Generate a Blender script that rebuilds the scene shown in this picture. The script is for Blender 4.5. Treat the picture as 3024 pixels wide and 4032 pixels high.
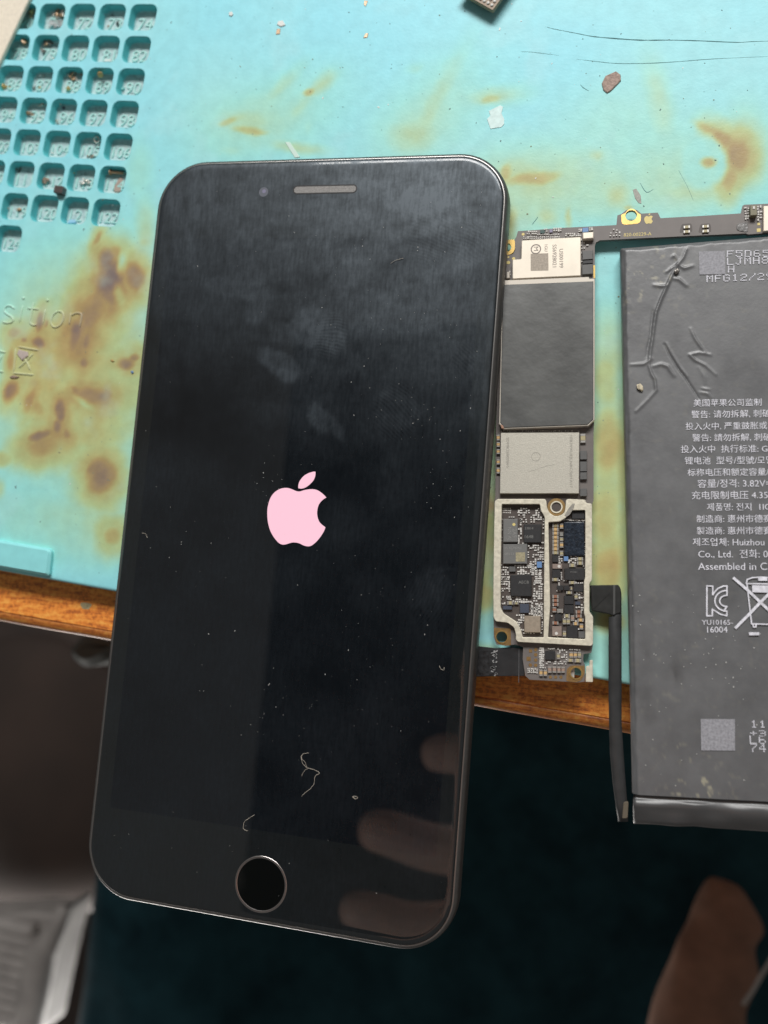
import bpy, bmesh, math, random
import numpy as np
from mathutils import Vector, Matrix

# ------------------------------------------------------------------ scene, camera, light
for o in list(bpy.data.objects):
    bpy.data.objects.remove(o)
scene = bpy.context.scene
col = scene.collection
MM = 0.001                      # everything below is written in millimetres

# camera: 26 mm-class phone lens held about 17 cm above the bench; axes measured from the phone outline
CAM = np.array([57.39, -10.55, 174.76])
RM = np.array([[0.97242992, 0.08263828, -0.21806185],
               [0.06180751, -0.99299643, -0.10068724],
               [-0.22485526, 0.08443343, -0.9707271]])      # rows: right, down, forward
FPX, CX, CY = 3400.0, 1512.0, 2016.0
cam_data = bpy.data.cameras.new('camera')
cam = bpy.data.objects.new('camera', cam_data)
col.objects.link(cam)
M = Matrix.Identity(4)
for i in range(3):
    M[i][0] = RM[0][i]; M[i][1] = -RM[1][i]; M[i][2] = -RM[2][i]; M[i][3] = CAM[i] * MM
cam.matrix_world = M
cam_data.sensor_fit = 'HORIZONTAL'
cam_data.lens = 26.0
cam_data.sensor_width = 26.0 * 3024 / FPX
cam_data.clip_start = 0.005
cam_data.clip_end = 10.0
cam_data.dof.use_dof = True
cam_data.dof.focus_distance = 0.173
cam_data.dof.aperture_fstop = 9.5
scene.camera = cam

world = bpy.data.worlds.new('World')
scene.world = world
world.use_nodes = True
bg = world.node_tree.nodes['Background']
bg.inputs[0].default_value = (1.0, 0.96, 0.91, 1)
bg.inputs[1].default_value = 0.15

# daylight from one window behind the top of the picture
ld = bpy.data.lights.new('window_light', 'AREA')
ld.shape = 'RECTANGLE'; ld.size = 0.95; ld.size_y = 0.34
ld.energy = 20.5
ld.color = (1.0, 0.985, 0.965)
lo = bpy.data.objects.new('window_light', ld)
col.objects.link(lo)
lo.location = (0.04, 0.98, 1.02)
lo.rotation_euler = (Vector((0, 0.03, 0)) - Vector(lo.location)).to_track_quat('-Z', 'Y').to_euler()

# fill lamp added low on the left in front of the bench (it brightens the mirrored fingers, not the bench top)
dd = bpy.data.lights.new('low_fill_light', 'AREA'); dd.shape = 'RECTANGLE'; dd.size = 0.35; dd.size_y = 0.30
dd.energy = 5.0; dd.color = (1.0, 0.96, 0.92)
do = bpy.data.objects.new('low_fill_light', dd); col.objects.link(do)
do.location = (-0.30, -0.48, -0.45)
do.rotation_euler = (Vector((-0.02, -0.12, 0.10)) - Vector(do.location)).to_track_quat('-Z', 'Y').to_euler()

vs = scene.view_settings
vs.view_transform = 'Standard'; vs.look = 'None'; vs.exposure = 0.0; vs.gamma = 1.0
scene.render.engine = 'CYCLES'
scene.cycles.use_denoising = True
scene.cycles.max_bounces = 6
scene.cycles.caustics_reflective = False
scene.cycles.caustics_refractive = False
scene.cycles.sample_clamp_indirect = 4.0

rnd = random.Random(7)

# ------------------------------------------------------------------ helpers
def at(u, v, z=0.0):
    """point (mm) where the sight line through photo pixel u,v meets the level z"""
    d = RM.T @ np.array([(u - CX) / FPX, (v - CY) / FPX, 1.0])
    return CAM + d * ((z - CAM[2]) / d[2])

def crop(x0, y0, s):
    return lambda x, y: (x0 + x / s, y0 + y / s)

def mesh_obj(name, verts, faces, mat, parent=None, smooth=False):
    me = bpy.data.meshes.new(name)
    me.from_pydata([(float(v[0]) * MM, float(v[1]) * MM, float(v[2]) * MM) for v in verts], [], faces)
    for m in (mat if isinstance(mat, (list, tuple)) else [mat]):
        me.materials.append(m)
    if smooth:
        me.polygons.foreach_set('use_smooth', [True] * len(me.polygons))
    o = bpy.data.objects.new(name, me)
    col.objects.link(o)
    if parent: o.parent = parent
    return o

def from_mesh(name, me, parent=None):
    o = bpy.data.objects.new(name, me)
    col.objects.link(o)
    if parent: o.parent = parent
    return o

def place(o, p, rz=0.0, s=None):
    o.location = (p[0] * MM, p[1] * MM, p[2] * MM)
    o.rotation_euler = (0, 0, rz)
    if s is not None: o.scale = s
    return o

def thing(name, label, cat, group=None, loc=None):
    o = bpy.data.objects.new(name, None)
    col.objects.link(o)
    o.empty_display_size = 0.005
    return tag(o, label, cat, group)

def tag(o, label, cat=None, group=None, kind=None):
    o['label'] = label
    if cat: o['category'] = cat
    if group: o['group'] = group
    if kind: o['kind'] = kind
    return o

class MB:
    """collects boxes, prisms, tubes into one mesh (mm)"""
    def __init__(s): s.v = []; s.f = []; s.mi = []
    def add(s, vs_, fs, mi=0):
        b = len(s.v); s.v += [tuple(map(float, p)) for p in vs_]
        s.f += [tuple(b + i for i in f) for f in fs]; s.mi += [mi] * len(fs)
    def box(s, c, d, rz=0.0, mi=0):
        cx, cy, cz = c; w, h, t = d[0] / 2, d[1] / 2, d[2] / 2
        ca, sa = math.cos(rz), math.sin(rz)
        P = []
        for z in (-t, t):
            for x, y in ((-w, -h), (w, -h), (w, h), (-w, h)):
                P.append((cx + x * ca - y * sa, cy + x * sa + y * ca, cz + z))
        s.add(P, [(3, 2, 1, 0), (4, 5, 6, 7), (0, 1, 5, 4), (1, 2, 6, 5), (2, 3, 7, 6), (3, 0, 4, 7)], mi)
    def prism(s, poly, z0, z1, bev=0.0, mi=0):
        poly = ccw(poly); n = len(poly)
        rings = [(poly, z0)]
        if bev > 0:
            rings += [(poly, z1 - bev), (inset(poly, bev), z1)]
        else:
            rings += [(poly, z1)]
        P = [(x, y, z) for pl, z in rings for x, y in pl]
        F = []
        for r in range(len(rings) - 1):
            for i in range(n):
                j = (i + 1) % n
                F.append((r * n + i, r * n + j, (r + 1) * n + j, (r + 1) * n + i))
        F.append(tuple(range((len(rings) - 1) * n, len(rings) * n)))
        F.append(tuple(reversed(range(n))))
        s.add(P, F, mi)
    def tube(s, pts, r, seg=6, mi=0, cap=True):
        pts = [np.array(p, float) for p in pts]; n = len(pts)
        rr = r if isinstance(r, (list, tuple)) else [r] * n
        P = []
        for i, p in enumerate(pts):
            t = pts[min(i + 1, n - 1)] - pts[max(i - 1, 0)]
            t /= (np.linalg.norm(t) + 1e-9)
            up = np.array([0, 0, 1.0]) if abs(t[2]) < .9 else np.array([1.0, 0, 0])
            a = np.cross(t, up); a /= np.linalg.norm(a); b = np.cross(t, a)
            for k in range(seg):
                q = 2 * math.pi * k / seg
                P.append(p + rr[i] * (math.cos(q) * a + math.sin(q) * b))
        F = []
        for i in range(n - 1):
            for k in range(seg):
                k2 = (k + 1) % seg
                F.append((i * seg + k, (i + 1) * seg + k, (i + 1) * seg + k2, i * seg + k2))
        if cap:
            F.append(tuple(range(seg))); F.append(tuple(reversed(range((n - 1) * seg, n * seg))))
        s.add(P, F, mi)
    def build(s, name, mat, parent=None, smooth=False):
        o = mesh_obj(name, s.v, s.f, mat, parent, smooth)
        if any(s.mi): o.data.polygons.foreach_set('material_index', s.mi)
        return o

def ccw(poly):
    a = sum(poly[i][0] * poly[(i + 1) % len(poly)][1] - poly[(i + 1) % len(poly)][0] * poly[i][1] for i in range(len(poly)))
    return list(poly) if a > 0 else list(reversed(poly))

def inset(poly, d):
    n = len(poly); out = []
    for i in range(n):
        p0, p1, p2 = (np.array(poly[(i + k) % n][:2], float) for k in (-1, 0, 1))
        a = p1 - p0; b = p2 - p1
        a /= np.linalg.norm(a) + 1e-9; b /= np.linalg.norm(b) + 1e-9
        na = np.array([-a[1], a[0]]); nb = np.array([-b[1], b[0]])
        m = na + nb; m /= np.linalg.norm(m) + 1e-9
        k = d / max(.35, float(m @ na))
        out.append(tuple(p1 + m * k))
    return out

def smooth_loop(pts, k=4, closed=True):
    pts = [np.array(p, float) for p in pts]; n = len(pts); out = []
    rng = range(n) if closed else range(n - 1)
    for i in rng:
        if closed: p0, p1, p2, p3 = (pts[(i + j) % n] for j in (-1, 0, 1, 2))
        else: p0, p1, p2, p3 = (pts[min(max(i + j, 0), n - 1)] for j in (-1, 0, 1, 2))
        for s_ in range(k):
            t = s_ / k
            out.append(tuple(.5 * (2 * p1 + (p2 - p0) * t + (2 * p0 - 5 * p1 + 4 * p2 - p3) * t * t + (3 * p1 - p0 - 3 * p2 + p3) * t ** 3)))
    if not closed: out.append(tuple(pts[-1]))
    return out

def round_poly(pts, r, seg=4):
    """polygon with its corners rounded; r a number or one per corner"""
    n = len(pts); out = []
    for i in range(n):
        p0, p1, p2 = (np.array(pts[(i + k) % n][:2], float) for k in (-1, 0, 1))
        rr = r[i] if isinstance(r, (list, tuple)) else r
        a = p0 - p1; b = p2 - p1; la, lb = np.linalg.norm(a), np.linalg.norm(b)
        rr = min(rr, la * .45, lb * .45)
        if rr < 1e-3: out.append(tuple(p1)); continue
        q0 = p1 + a / la * rr; q2 = p1 + b / lb * rr
        for s_ in range(seg + 1):
            t = s_ / seg
            out.append(tuple((1 - t) ** 2 * q0 + 2 * t * (1 - t) * p1 + t * t * q2))
    return out

def rrect(w, h, r, n_side=1, n_c=8):
    """rounded rectangle loop, counter-clockwise, n_side points along each straight side"""
    out = []
    w2, h2 = w / 2 - r, h / 2 - r
    cs = [((w2, h2), 0), ((-w2, h2), 90), ((-w2, -h2), 180), ((w2, -h2), 270)]
    for i, ((cx, cy), a0) in enumerate(cs):
        for k in range(n_c + 1):
            a = math.radians(a0 + 90 * k / n_c)
            out.append((cx + r * math.cos(a), cy + r * math.sin(a)))
        if n_side > 1:
            p = out[-1]; nx, a1 = cs[(i + 1) % 4]; a = math.radians(a1)
            q = (nx[0] + r * math.cos(a), nx[1] + r * math.sin(a))
            for k in range(1, n_side): out.append((p[0] + (q[0] - p[0]) * k / n_side, p[1] + (q[1] - p[1]) * k / n_side))
    return out

SCRATCH = bpy.data.scenes.new('scratch')
def bake(o):
    SCRATCH.collection.objects.link(o)
    vl = SCRATCH.view_layers[0]; vl.update()
    return bpy.data.meshes.new_from_object(o.evaluated_get(vl.depsgraph))

def filled(name, loops, z0, z1, mat, parent=None, bevel=0.0):
    """plate from an outer loop and hole loops (mm), thickness z0..z1, rounded rim"""
    cu = bpy.data.curves.new(name, 'CURVE'); cu.dimensions = '2D'; cu.fill_mode = 'BOTH'
    for lp in loops:
        sp = cu.splines.new('POLY'); sp.points.add(len(lp) - 1); sp.use_cyclic_u = True
        for p, q in zip(sp.points, lp): p.co = (q[0], q[1], 0, 1)
    cu.extrude = (z1 - z0) / 2 - bevel
    cu.bevel_depth = bevel; cu.bevel_resolution = 1; cu.offset = -bevel
    o = bpy.data.objects.new(name, cu)
    me = bake(o)
    bpy.data.objects.remove(o); bpy.data.curves.remove(cu)
    me.transform(Matrix.Translation((0, 0, (z0 + z1) / 2))); me.transform(Matrix.Scale(MM, 4))
    me.materials.clear(); me.materials.append(mat)
    return from_mesh(name, me, parent)

def text_mesh(s, extrude=0.0):
    cu = bpy.data.curves.new('t', 'FONT'); cu.body = s; cu.size = 1.0; cu.extrude = extrude
    cu.resolution_u = 3
    o = bpy.data.objects.new('t', cu)
    me = bake(o)
    bpy.data.objects.remove(o); bpy.data.curves.remove(cu)
    return me

def text_between(name, s, p0, p1, mat, parent=None, height=None, thick=0.0):
    """lettering whose baseline runs from p0 to p1 (mm points); height = cap height stretch (mm)"""
    me = text_mesh(s, 0.0)
    co = np.array([v.co[:] for v in me.vertices]); x0, x1 = co[:, 0].min(), co[:, 0].max()
    p0 = np.array(p0, float); p1 = np.array(p1, float); d = p1 - p0; L = math.hypot(d[0], d[1])
    kx = L / (x1 - x0); ky = kx if height is None else height / .73
    ex = np.array([d[0], d[1], 0]) / L; ey = np.array([-ex[1], ex[0], 0])
    if thick:
        me = text_mesh(s, thick / 2); co = np.array([v.co[:] for v in me.vertices])
    w = p0 + np.outer((co[:, 0] - x0) * kx, ex) + np.outer(co[:, 1] * ky, ey) + np.outer(co[:, 2], [0, 0, 1])
    for v, q in zip(me.vertices, w): v.co = q * MM
    me.name = name; me.materials.clear(); me.materials.append(mat)
    return from_mesh(name, me, parent)

# --- noise in numpy (for surfaces whose stains and wrinkles are shaped by hand)
NOISE = {}
def vnoise(x, y, seed=0):
    if seed not in NOISE: NOISE[seed] = np.random.RandomState(seed).rand(256, 256)
    T = NOISE[seed]
    xi = np.floor(x).astype(int); yi = np.floor(y).astype(int); fx = x - xi; fy = y - yi
    fx = fx * fx * (3 - 2 * fx); fy = fy * fy * (3 - 2 * fy)
    g = lambda a, b: T[a & 255, b & 255]
    return (g(xi, yi) * (1 - fx) + g(xi + 1, yi) * fx) * (1 - fy) + (g(xi, yi + 1) * (1 - fx) + g(xi + 1, yi + 1) * fx) * fy
def fbm(x, y, seed=0, oct=4):
    s = 0; a = .5; 
    for k in range(oct):
        s = s + a * vnoise(x * 2 ** k + 17 * k, y * 2 ** k + 31 * k, seed + k); a *= .5
    return s / (1 - .5 ** oct)
def sstep(a, b, x):
    t = np.clip((x - a) / (b - a), 0, 1); return t * t * (3 - 2 * t)

def set_attr(me, name, vals):
    vals = np.asarray(vals, np.float32)
    if vals.ndim == 1:
        at_ = me.attributes.new(name, 'FLOAT', 'POINT'); at_.data.foreach_set('value', vals)
    else:
        at_ = me.attributes.new(name, 'FLOAT_COLOR', 'POINT')
        at_.data.foreach_set('color', np.c_[vals, np.ones(len(vals), np.float32)].ravel().astype(np.float32))

# ------------------------------------------------------------------ materials
def srgb(r, g, b):
    f = lambda c: (c / 255 / 12.92) if c / 255 <= .04045 else ((c / 255 + .055) / 1.055) ** 2.4
    return (f(r), f(g), f(b), 1)

def mat(name, color, rough=.5, metal=0.0, spec=.5, noise=None, bump=None, coat=0.0, emit=None):
    """principled material; noise=(scale per mm, amount): uneven tone; bump=(scale per mm, depth mm)"""
    m = bpy.data.materials.new(name); m.use_nodes = True
    nt = m.node_tree; b = nt.nodes['Principled BSDF']
    b.inputs['Base Color'].default_value = color if len(color) == 4 else (*color, 1)
    b.inputs['Roughness'].default_value = rough; b.inputs['Metallic'].default_value = metal
    b.inputs['Specular IOR Level'].default_value = spec
    if coat: b.inputs['Coat Weight'].default_value = coat
    if emit:
        b.inputs['Emission Color'].default_value = emit[0]; b.inputs['Emission Strength'].default_value = emit[1]
    if noise or bump:
        tc = nt.nodes.new('ShaderNodeNewGeometry')
    if noise:
        n = nt.nodes.new('ShaderNodeTexNoise'); n.inputs['Scale'].default_value = noise[0] / MM; n.inputs['Detail'].default_value = 5
        nt.links.new(tc.outputs['Position'], n.inputs['Vector'])
        mr = nt.nodes.new('ShaderNodeMapRange'); mr.inputs['From Min'].default_value = .3; mr.inputs['From Max'].default_value = .7
        mr.inputs['To Min'].default_value = 1 - noise[1]; mr.inputs['To Max'].default_value = 1 + noise[1]
        nt.links.new(n.outputs['Fac'], mr.inputs['Value'])
        mx = nt.nodes.new('ShaderNodeMix'); mx.data_type = 'RGBA'; mx.blend_type = 'MULTIPLY'; mx.inputs['Factor'].default_value = 1
        mx.inputs['A'].default_value = color if len(color) == 4 else (*color, 1)
        nt.links.new(mr.outputs['Result'], mx.inputs['B'])
        nt.links.new(mx.outputs['Result'], b.inputs['Base Color'])
    if bump:
        n = nt.nodes.new('ShaderNodeTexNoise'); n.inputs['Scale'].default_value = bump[0] / MM; n.inputs['Detail'].default_value = 4
        nt.links.new(tc.outputs['Position'], n.inputs['Vector'])
        bp = nt.nodes.new('ShaderNodeBump'); bp.inputs['Strength'].default_value = 1; bp.inputs['Distance'].default_value = bump[1] * MM
        nt.links.new(n.outputs['Fac'], bp.inputs['Height']); nt.links.new(bp.outputs['Normal'], b.inputs['Normal'])
    return m

def N(nt, kind, **kw):
    n = nt.nodes.new(kind)
    for k, v in kw.items():
        if k.startswith('i_'): n.inputs[k[2:].replace('_', ' ')].default_value = v
        else: setattr(n, k, v)
    return n

# silicone mat: colour stored per vertex (clean cyan + scorch stains), fine mottling and pitting from nodes
def mat_silicone():
    m = bpy.data.materials.new('cyan_silicone'); m.use_nodes = True; nt = m.node_tree; L = nt.links.new
    b = nt.nodes['Principled BSDF']; g = N(nt, 'ShaderNodeNewGeometry')
    a = N(nt, 'ShaderNodeAttribute', attribute_name='stain')
    n1 = N(nt, 'ShaderNodeTexNoise', i_Scale=.35 / MM, i_Detail=6.0); L(g.outputs['Position'], n1.inputs['Vector'])
    mr = N(nt, 'ShaderNodeMapRange', i_From_Min=.35, i_From_Max=.65, i_To_Min=.95, i_To_Max=1.04); L(n1.outputs['Fac'], mr.inputs['Value'])
    mx = N(nt, 'ShaderNodeMix', data_type='RGBA', blend_type='MULTIPLY', i_Factor=1.0)
    L(a.outputs['Color'], mx.inputs['A']); L(mr.outputs['Result'], mx.inputs['B'])
    # small dark pits and specks
    v = N(nt, 'ShaderNodeTexVoronoi', i_Scale=.42 / MM, i_Randomness=1.0); L(g.outputs['Position'], v.inputs['Vector'])
    sp = N(nt, 'ShaderNodeMapRange', i_From_Min=.03, i_From_Max=.10, i_To_Min=1.0, i_To_Max=0.0); L(v.outputs['Distance'], sp.inputs['Value'])
    n2 = N(nt, 'ShaderNodeTexNoise', i_Scale=.07 / MM, i_Detail=3.0); L(g.outputs['Position'], n2.inputs['Vector'])
    gate = N(nt, 'ShaderNodeMapRange', i_From_Min=.47, i_From_Max=.60, i_To_Min=0.0, i_To_Max=.55); L(n2.outputs['Fac'], gate.inputs['Value'])
    mul = N(nt, 'ShaderNodeMath', operation='MULTIPLY'); L(sp.outputs['Result'], mul.inputs[0]); L(gate.outputs['Result'], mul.inputs[1])
    mx2 = N(nt, 'ShaderNodeMix', data_type='RGBA', i_B=(.10, .22, .22, 1)); L(mul.outputs[0], mx2.inputs['Factor']); L(mx.outputs['Result'], mx2.inputs['A'])
    L(mx2.outputs['Result'], b.inputs['Base Color'])
    b.inputs['Roughness'].default_value = .42; b.inputs['Specular IOR Level'].default_value = .32
    b.inputs['Subsurface Weight'].default_value = .0
    n3 = N(nt, 'ShaderNodeTexNoise', i_Scale=1.3 / MM, i_Detail=5.0, i_Roughness=.6); L(g.outputs['Position'], n3.inputs['Vector'])
    bp = N(nt, 'ShaderNodeBump', i_Strength=.7, i_Distance=.05 * MM); L(n3.outputs['Fac'], bp.inputs['Height'])
    L(bp.outputs['Normal'], b.inputs['Normal'])
    return m
M_SIL = mat_silicone()

def mat_cell():
    """inside of a compartment: the same silicone, floor dusty and speckled"""
    m = bpy.data.materials.new('dusty_silicone'); m.use_nodes = True; nt = m.node_tree; L = nt.links.new
    b = nt.nodes['Principled BSDF']; g = N(nt, 'ShaderNodeNewGeometry')
    a = N(nt, 'ShaderNodeAttribute', attribute_name='dust')
    n1 = N(nt, 'ShaderNodeTexNoise', i_Scale=1.1 / MM, i_Detail=6.0, i_Roughness=.62); L(g.outputs['Position'], n1.inputs['Vector'])
    r1 = N(nt, 'ShaderNodeValToRGB')
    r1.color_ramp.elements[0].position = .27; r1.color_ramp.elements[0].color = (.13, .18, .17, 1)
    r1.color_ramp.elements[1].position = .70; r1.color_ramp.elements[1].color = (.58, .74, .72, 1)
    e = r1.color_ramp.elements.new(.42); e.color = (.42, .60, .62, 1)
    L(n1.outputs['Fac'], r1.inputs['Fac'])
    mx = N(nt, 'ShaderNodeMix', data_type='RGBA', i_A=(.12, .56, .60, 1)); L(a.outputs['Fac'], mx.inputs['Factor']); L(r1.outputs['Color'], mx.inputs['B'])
    L(mx.outputs['Result'], b.inputs['Base Color'])
    b.inputs['Roughness'].default_value = .5
    bp = N(nt, 'ShaderNodeBump', i_Strength=.8, i_Distance=.12 * MM); L(n1.outputs['Fac'], bp.inputs['Height']); L(bp.outputs['Normal'], b.inputs['Normal'])
    return m
M_CELL = mat_cell()
M_EMBOSS = mat('embossed_silicone', (.40, .80, .76), .45, noise=(.3, .08))
M_CELLNUM = mat('embossed_cell_number', (.44, .74, .70), .45, noise=(1.5, .12))

# ------------------------------------------------------------------ repair mat
def build_mat():
    root = thing('repair_mat', 'turquoise silicone repair mat with scorch marks and numbered compartments under the phone', 'repair mat')
    A0 = at(0, 2235); A1 = at(2336, 2657)
    ang = math.atan2(A1[1] - A0[1], A1[0] - A0[0])
    ex = np.array([math.cos(ang), math.sin(ang)]); ey = np.array([-ex[1], ex[0]]); org = A0[:2]
    loc = lambda p: (float((np.array(p[:2]) - org) @ ex), float((np.array(p[:2]) - org) @ ey))
    wor = lambda X, Y: (org[0] + X * ex[0] + Y * ey[0], org[1] + X * ex[1] + Y * ey[1])
    TH = 5.2
    # compartment lattice from the measured corner cells
    S = 2.1944
    c51 = loc(at(1243 / S, 152 / S)); c57 = loc(at(900 / S, 1842 / S)); c21 = loc(at(465 / S, 140 / S)); c27 = loc(at(107 / S, 1778 / S))
    px = ((c51[0] - c21[0]) + (c57[0] - c27[0])) / 6; py = ((c51[1] - c57[1]) + (c21[1] - c27[1])) / 12
    X5 = (c51[0] + c57[0]) / 2; Y1 = (c51[1] + c21[1]) / 2
    cells = {}
    for r in range(1, 8):
        for c in range(1, 6): cells[(c, r)] = 74 + (r - 1) * 8 - (5 - c)
    cells[(2, 8)] = 124; cells[(1, 8)] = 123
    cpos = lambda c, r: (X5 - (5 - c) * px, Y1 - (r - 1) * py)
    # sheet: fine grid outside the lattice, ring tiles round each compartment
    V = []; F = []
    x0t = X5 - 4.5 * px; x1t = X5 + .5 * px; y1t = Y1 + .5 * py; y7 = Y1 - 6.5 * py; y8 = Y1 - 7.5 * py; x2t = X5 - 2.5 * px
    def lin(a, b, st): n = max(1, int(round((b - a) / st))); return list(np.linspace(a, b, n + 1))
    xs = lin(-45, x0t, 3)[:-1] + lin(x0t, x2t, .45)[:-1] + lin(x2t, x1t, .45)[:-1] + lin(x1t, 178, .45)[:-1] + lin(178, 210, 4)
    ys = lin(0, y8, .45)[:-1] + lin(y8, y7, .45)[:-1] + lin(y7, y1t, .45)[:-1] + lin(y1t, 165, 2)
    xs = np.array(xs); ys = np.array(ys); nx, ny = len(xs), len(ys)
    GX, GY = np.meshgrid(xs, ys); V += [(a, b, 0.0) for a, b in zip(GX.ravel(), GY.ravel())]
    for j in range(ny - 1):
        yc = (ys[j] + ys[j + 1]) / 2
        for i in range(nx - 1):
            xc = (xs[i] + xs[i + 1]) / 2
            if x0t < xc < x1t and y7 < yc < y1t: continue
            if x0t < xc < x2t and y8 < yc < y7: continue
            F.append((j * nx + i, j * nx + i + 1, (j + 1) * nx + i + 1, (j + 1) * nx + i))
    # rolled front edge
    b = len(V); prof = [(-.30, -.07), (-.55, -.28), (-.68, -.6), (-.7, -TH)]
    for dy, z in prof: V += [(x, dy, z) for x in xs]
    for k in range(len(prof)):
        for i in range(nx - 1):
            up = [i, i + 1] if k == 0 else [b + (k - 1) * nx + i, b + (k - 1) * nx + i + 1]
            F.append((b + k * nx + i, b + k * nx + i + 1, up[1], up[0]))
    # compartment ring (hole outline) shared by the tiles and the wells
    HW, HH, HR = px * .835, py * .805, 1.75
    n = 10
    ring = np.array(rrect(HW, HH, HR, n_side=4, n_c=6)); nr = len(ring)       # 4*(7+3)=40
    sq = []
    for (qx, qy) in ring:                                                    # project ring points to the tile border
        k = max(abs(qx) / (px / 2), abs(qy) / (py / 2)); sq.append((qx / k, qy / k))
    for cc in cells:
        cx, cy = cpos(*cc); b = len(V)
        for t in (1.0, .5, 0.0):
            for (sx, sy), (qx, qy) in zip(sq, ring * 1.03): V.append((cx + sx * t + qx * (1 - t), cy + sy * t + qy * (1 - t), 0.0))
        for k in range(2):
            for i in range(nr):
                j = (i + 1) % nr; F.append((b + k * nr + i, b + k * nr + j, b + (k + 1) * nr + j, b + (k + 1) * nr + i))
        for sxn, syn in ((1, 1), (-1, 1), (-1, -1), (1, -1)):                 # tile corners
            V.append((cx + sxn * px / 2, cy + syn * py / 2, 0.0))
        for q in range(4):
            # the two border points on either side of that corner
            sgn = ((1, 1), (-1, 1), (-1, -1), (1, -1))[q]
            best = sorted(range(nr), key=lambda i: (sq[i][0] - sgn[0] * px / 2) ** 2 + (sq[i][1] - sgn[1] * py / 2) ** 2)[:2]
            F.append((b + 3 * nr + q, b + best[0], b + best[1]))
    VL = np.array(V); W = np.array([[*wor(a, c_), z] for a, c_, z in V])
    sheet = mesh_obj('sheet', W, F, M_SIL, root)
    me = sheet.data
    bm = bmesh.new(); bm.from_mesh(me); bmesh.ops.recalc_face_normals(bm, faces=bm.faces[:]); bm.to_mesh(me); bm.free()
    me.polygons.foreach_set('use_smooth', [True] * len(me.polygons))
    # --- stain field in photo-measured positions
    st = [  # u, v, ru, rv, angle, strength
        (902,478,55,18,-15,.5),(984,515,85,20,8,.55),(975,480,140,60,5,.33),(1107,346,130,35,-45,.28),(1221,358,28,18,-20,.58),(1271,328,75,35,-40,.38),
        (1180,424,85,35,-50,.28),(1166,579,120,28,5,.38),(906,588,60,30,0,.22),(1212,500,18,40,0,.18),(1717,396,240,50,-62,.30),(1626,524,120,80,0,.30),(1600,560,90,60,0,.25),
        (1931,387,60,20,-8,.5),(1945,374,140,42,-5,.33),(2100,702,130,34,-8,.58),(1995,679,30,50,10,.52),(2060,675,220,85,0,.28),(1640,269,45,25,0,.18),(2237,857,16,45,0,.42),
        (2150,852,60,40,0,.3),(2013,889,34,95,0,.45),(2795,505,75,24,18,.60),(2850,540,75,44,35,.72),(2905,610,70,95,10,.72),(2870,700,45,85,8,.64),(2930,610,100,140,0,.5),
        (2935,590,100,150,0,.42),(2590,365,55,150,-15,.24),(2341,620,45,30,0,.3),(2428,766,60,60,0,.35),(2473,816,22,12,0,.45),(2724,752,180,60,0,.3),(2610,450,60,120,-10,.2),
        (438,1100,72,105,8,.97),(419,1030,46,70,0,.9),(533,1085,48,75,0,.9),(455,1150,60,70,20,.8),(365,1222,68,105,30,.76),(387,1190,190,230,10,.45),(319,1304,180,180,0,.45),(292,1318,28,88,12,.9),(335,1345,18,50,10,.74),
        (155,1263,20,52,8,.92),(153,1345,34,32,0,.98),(98,1343,18,14,0,.74),(55,1313,46,34,-30,.66),(184,1266,9,25,0,.8),(40,1415,18,70,5,.7),(41,1546,38,68,10,.97),(114,1578,26,78,20,.7),(150,1600,30,60,-30,.5),(241,1618,26,58,0,.92),(228,1675,22,36,0,.9),(262,1705,20,32,0,.72),
        (155,1716,60,24,-14,1.0),(160,1756,92,66,0,.72),(150,1783,160,110,0,.48),(365,1560,105,46,10,.80),(300,1535,34,14,35,.75),(420,1560,40,34,10,.7),(501,1430,54,36,0,.86),(535,1404,26,24,0,.9),(328,1427,24,32,0,.76),
        (401,1870,82,88,0,.86),(362,1850,28,34,0,.8),(385,1905,70,60,0,.78),(396,1897,150,130,0,.48),(0,1805,70,40,0,.5),(273,1440,360,460,0,.37),(330,1480,330,380,0,.46),(340,1250,100,210,25,.62),(400,1560,150,70,0,.52),(180,1620,120,160,0,.5),(380,1720,130,110,0,.46),(300,1400,80,170,10,.58),(480,1250,80,160,0,.52),(120,1420,120,120,0,.48),(1700,440,300,160,-40,.22),(2150,720,380,160,0,.28),(2700,700,330,200,0,.26),(1050,470,330,160,-20,.24),(2450,500,300,200,0,.14),(400,1300,200,300,0,.42),(200,1700,260,200,0,.40),(250,2050,420,190,0,.24),(90,1150,160,200,0,.16),(2390,2000,170,620,0,.34),(2460,1900,60,500,0,.40),(2400,1400,120,200,0,.30),(2300,800,300,90,0,.22),(2050,800,120,160,0,.26),(0,1920,24,50,0,.42),(442,2112,48,54,0,.66),(442,2116,120,100,0,.4),(365,2016,130,60,0,.34),
        (387,934,20,52,25,.68),(372,985,24,60,8,.55),(451,1000,40,50,10,.74),(570,911,50,130,0,.34),(570,948,40,40,0,.42),(547,674,60,130,0,.18),(560,1150,60,140,0,.5),(560,1500,40,160,0,.4),(260,1500,80,100,0,.35),(450,1660,120,90,10,.36),(90,1480,90,80,0,.35),
        (2390,1320,50,80,0,.3),(2390,1500,80,140,0,.46),(2400,1730,80,180,0,.58),(2405,1760,40,50,0,.62),(2380,2030,90,170,0,.54),(2390,2250,90,130,0,.64),(2430,2230,40,140,0,.5),(2400,2450,80,60,0,.52),
        (1900,2150,80,300,0,.5),(1900,2350,60,80,0,.55),(2100,1800,250,600,0,.5),(1910,2560,60,30,0,.45),(1930,1990,30,60,0,.75),(1700,1500,600,700,0,.3)]
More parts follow.
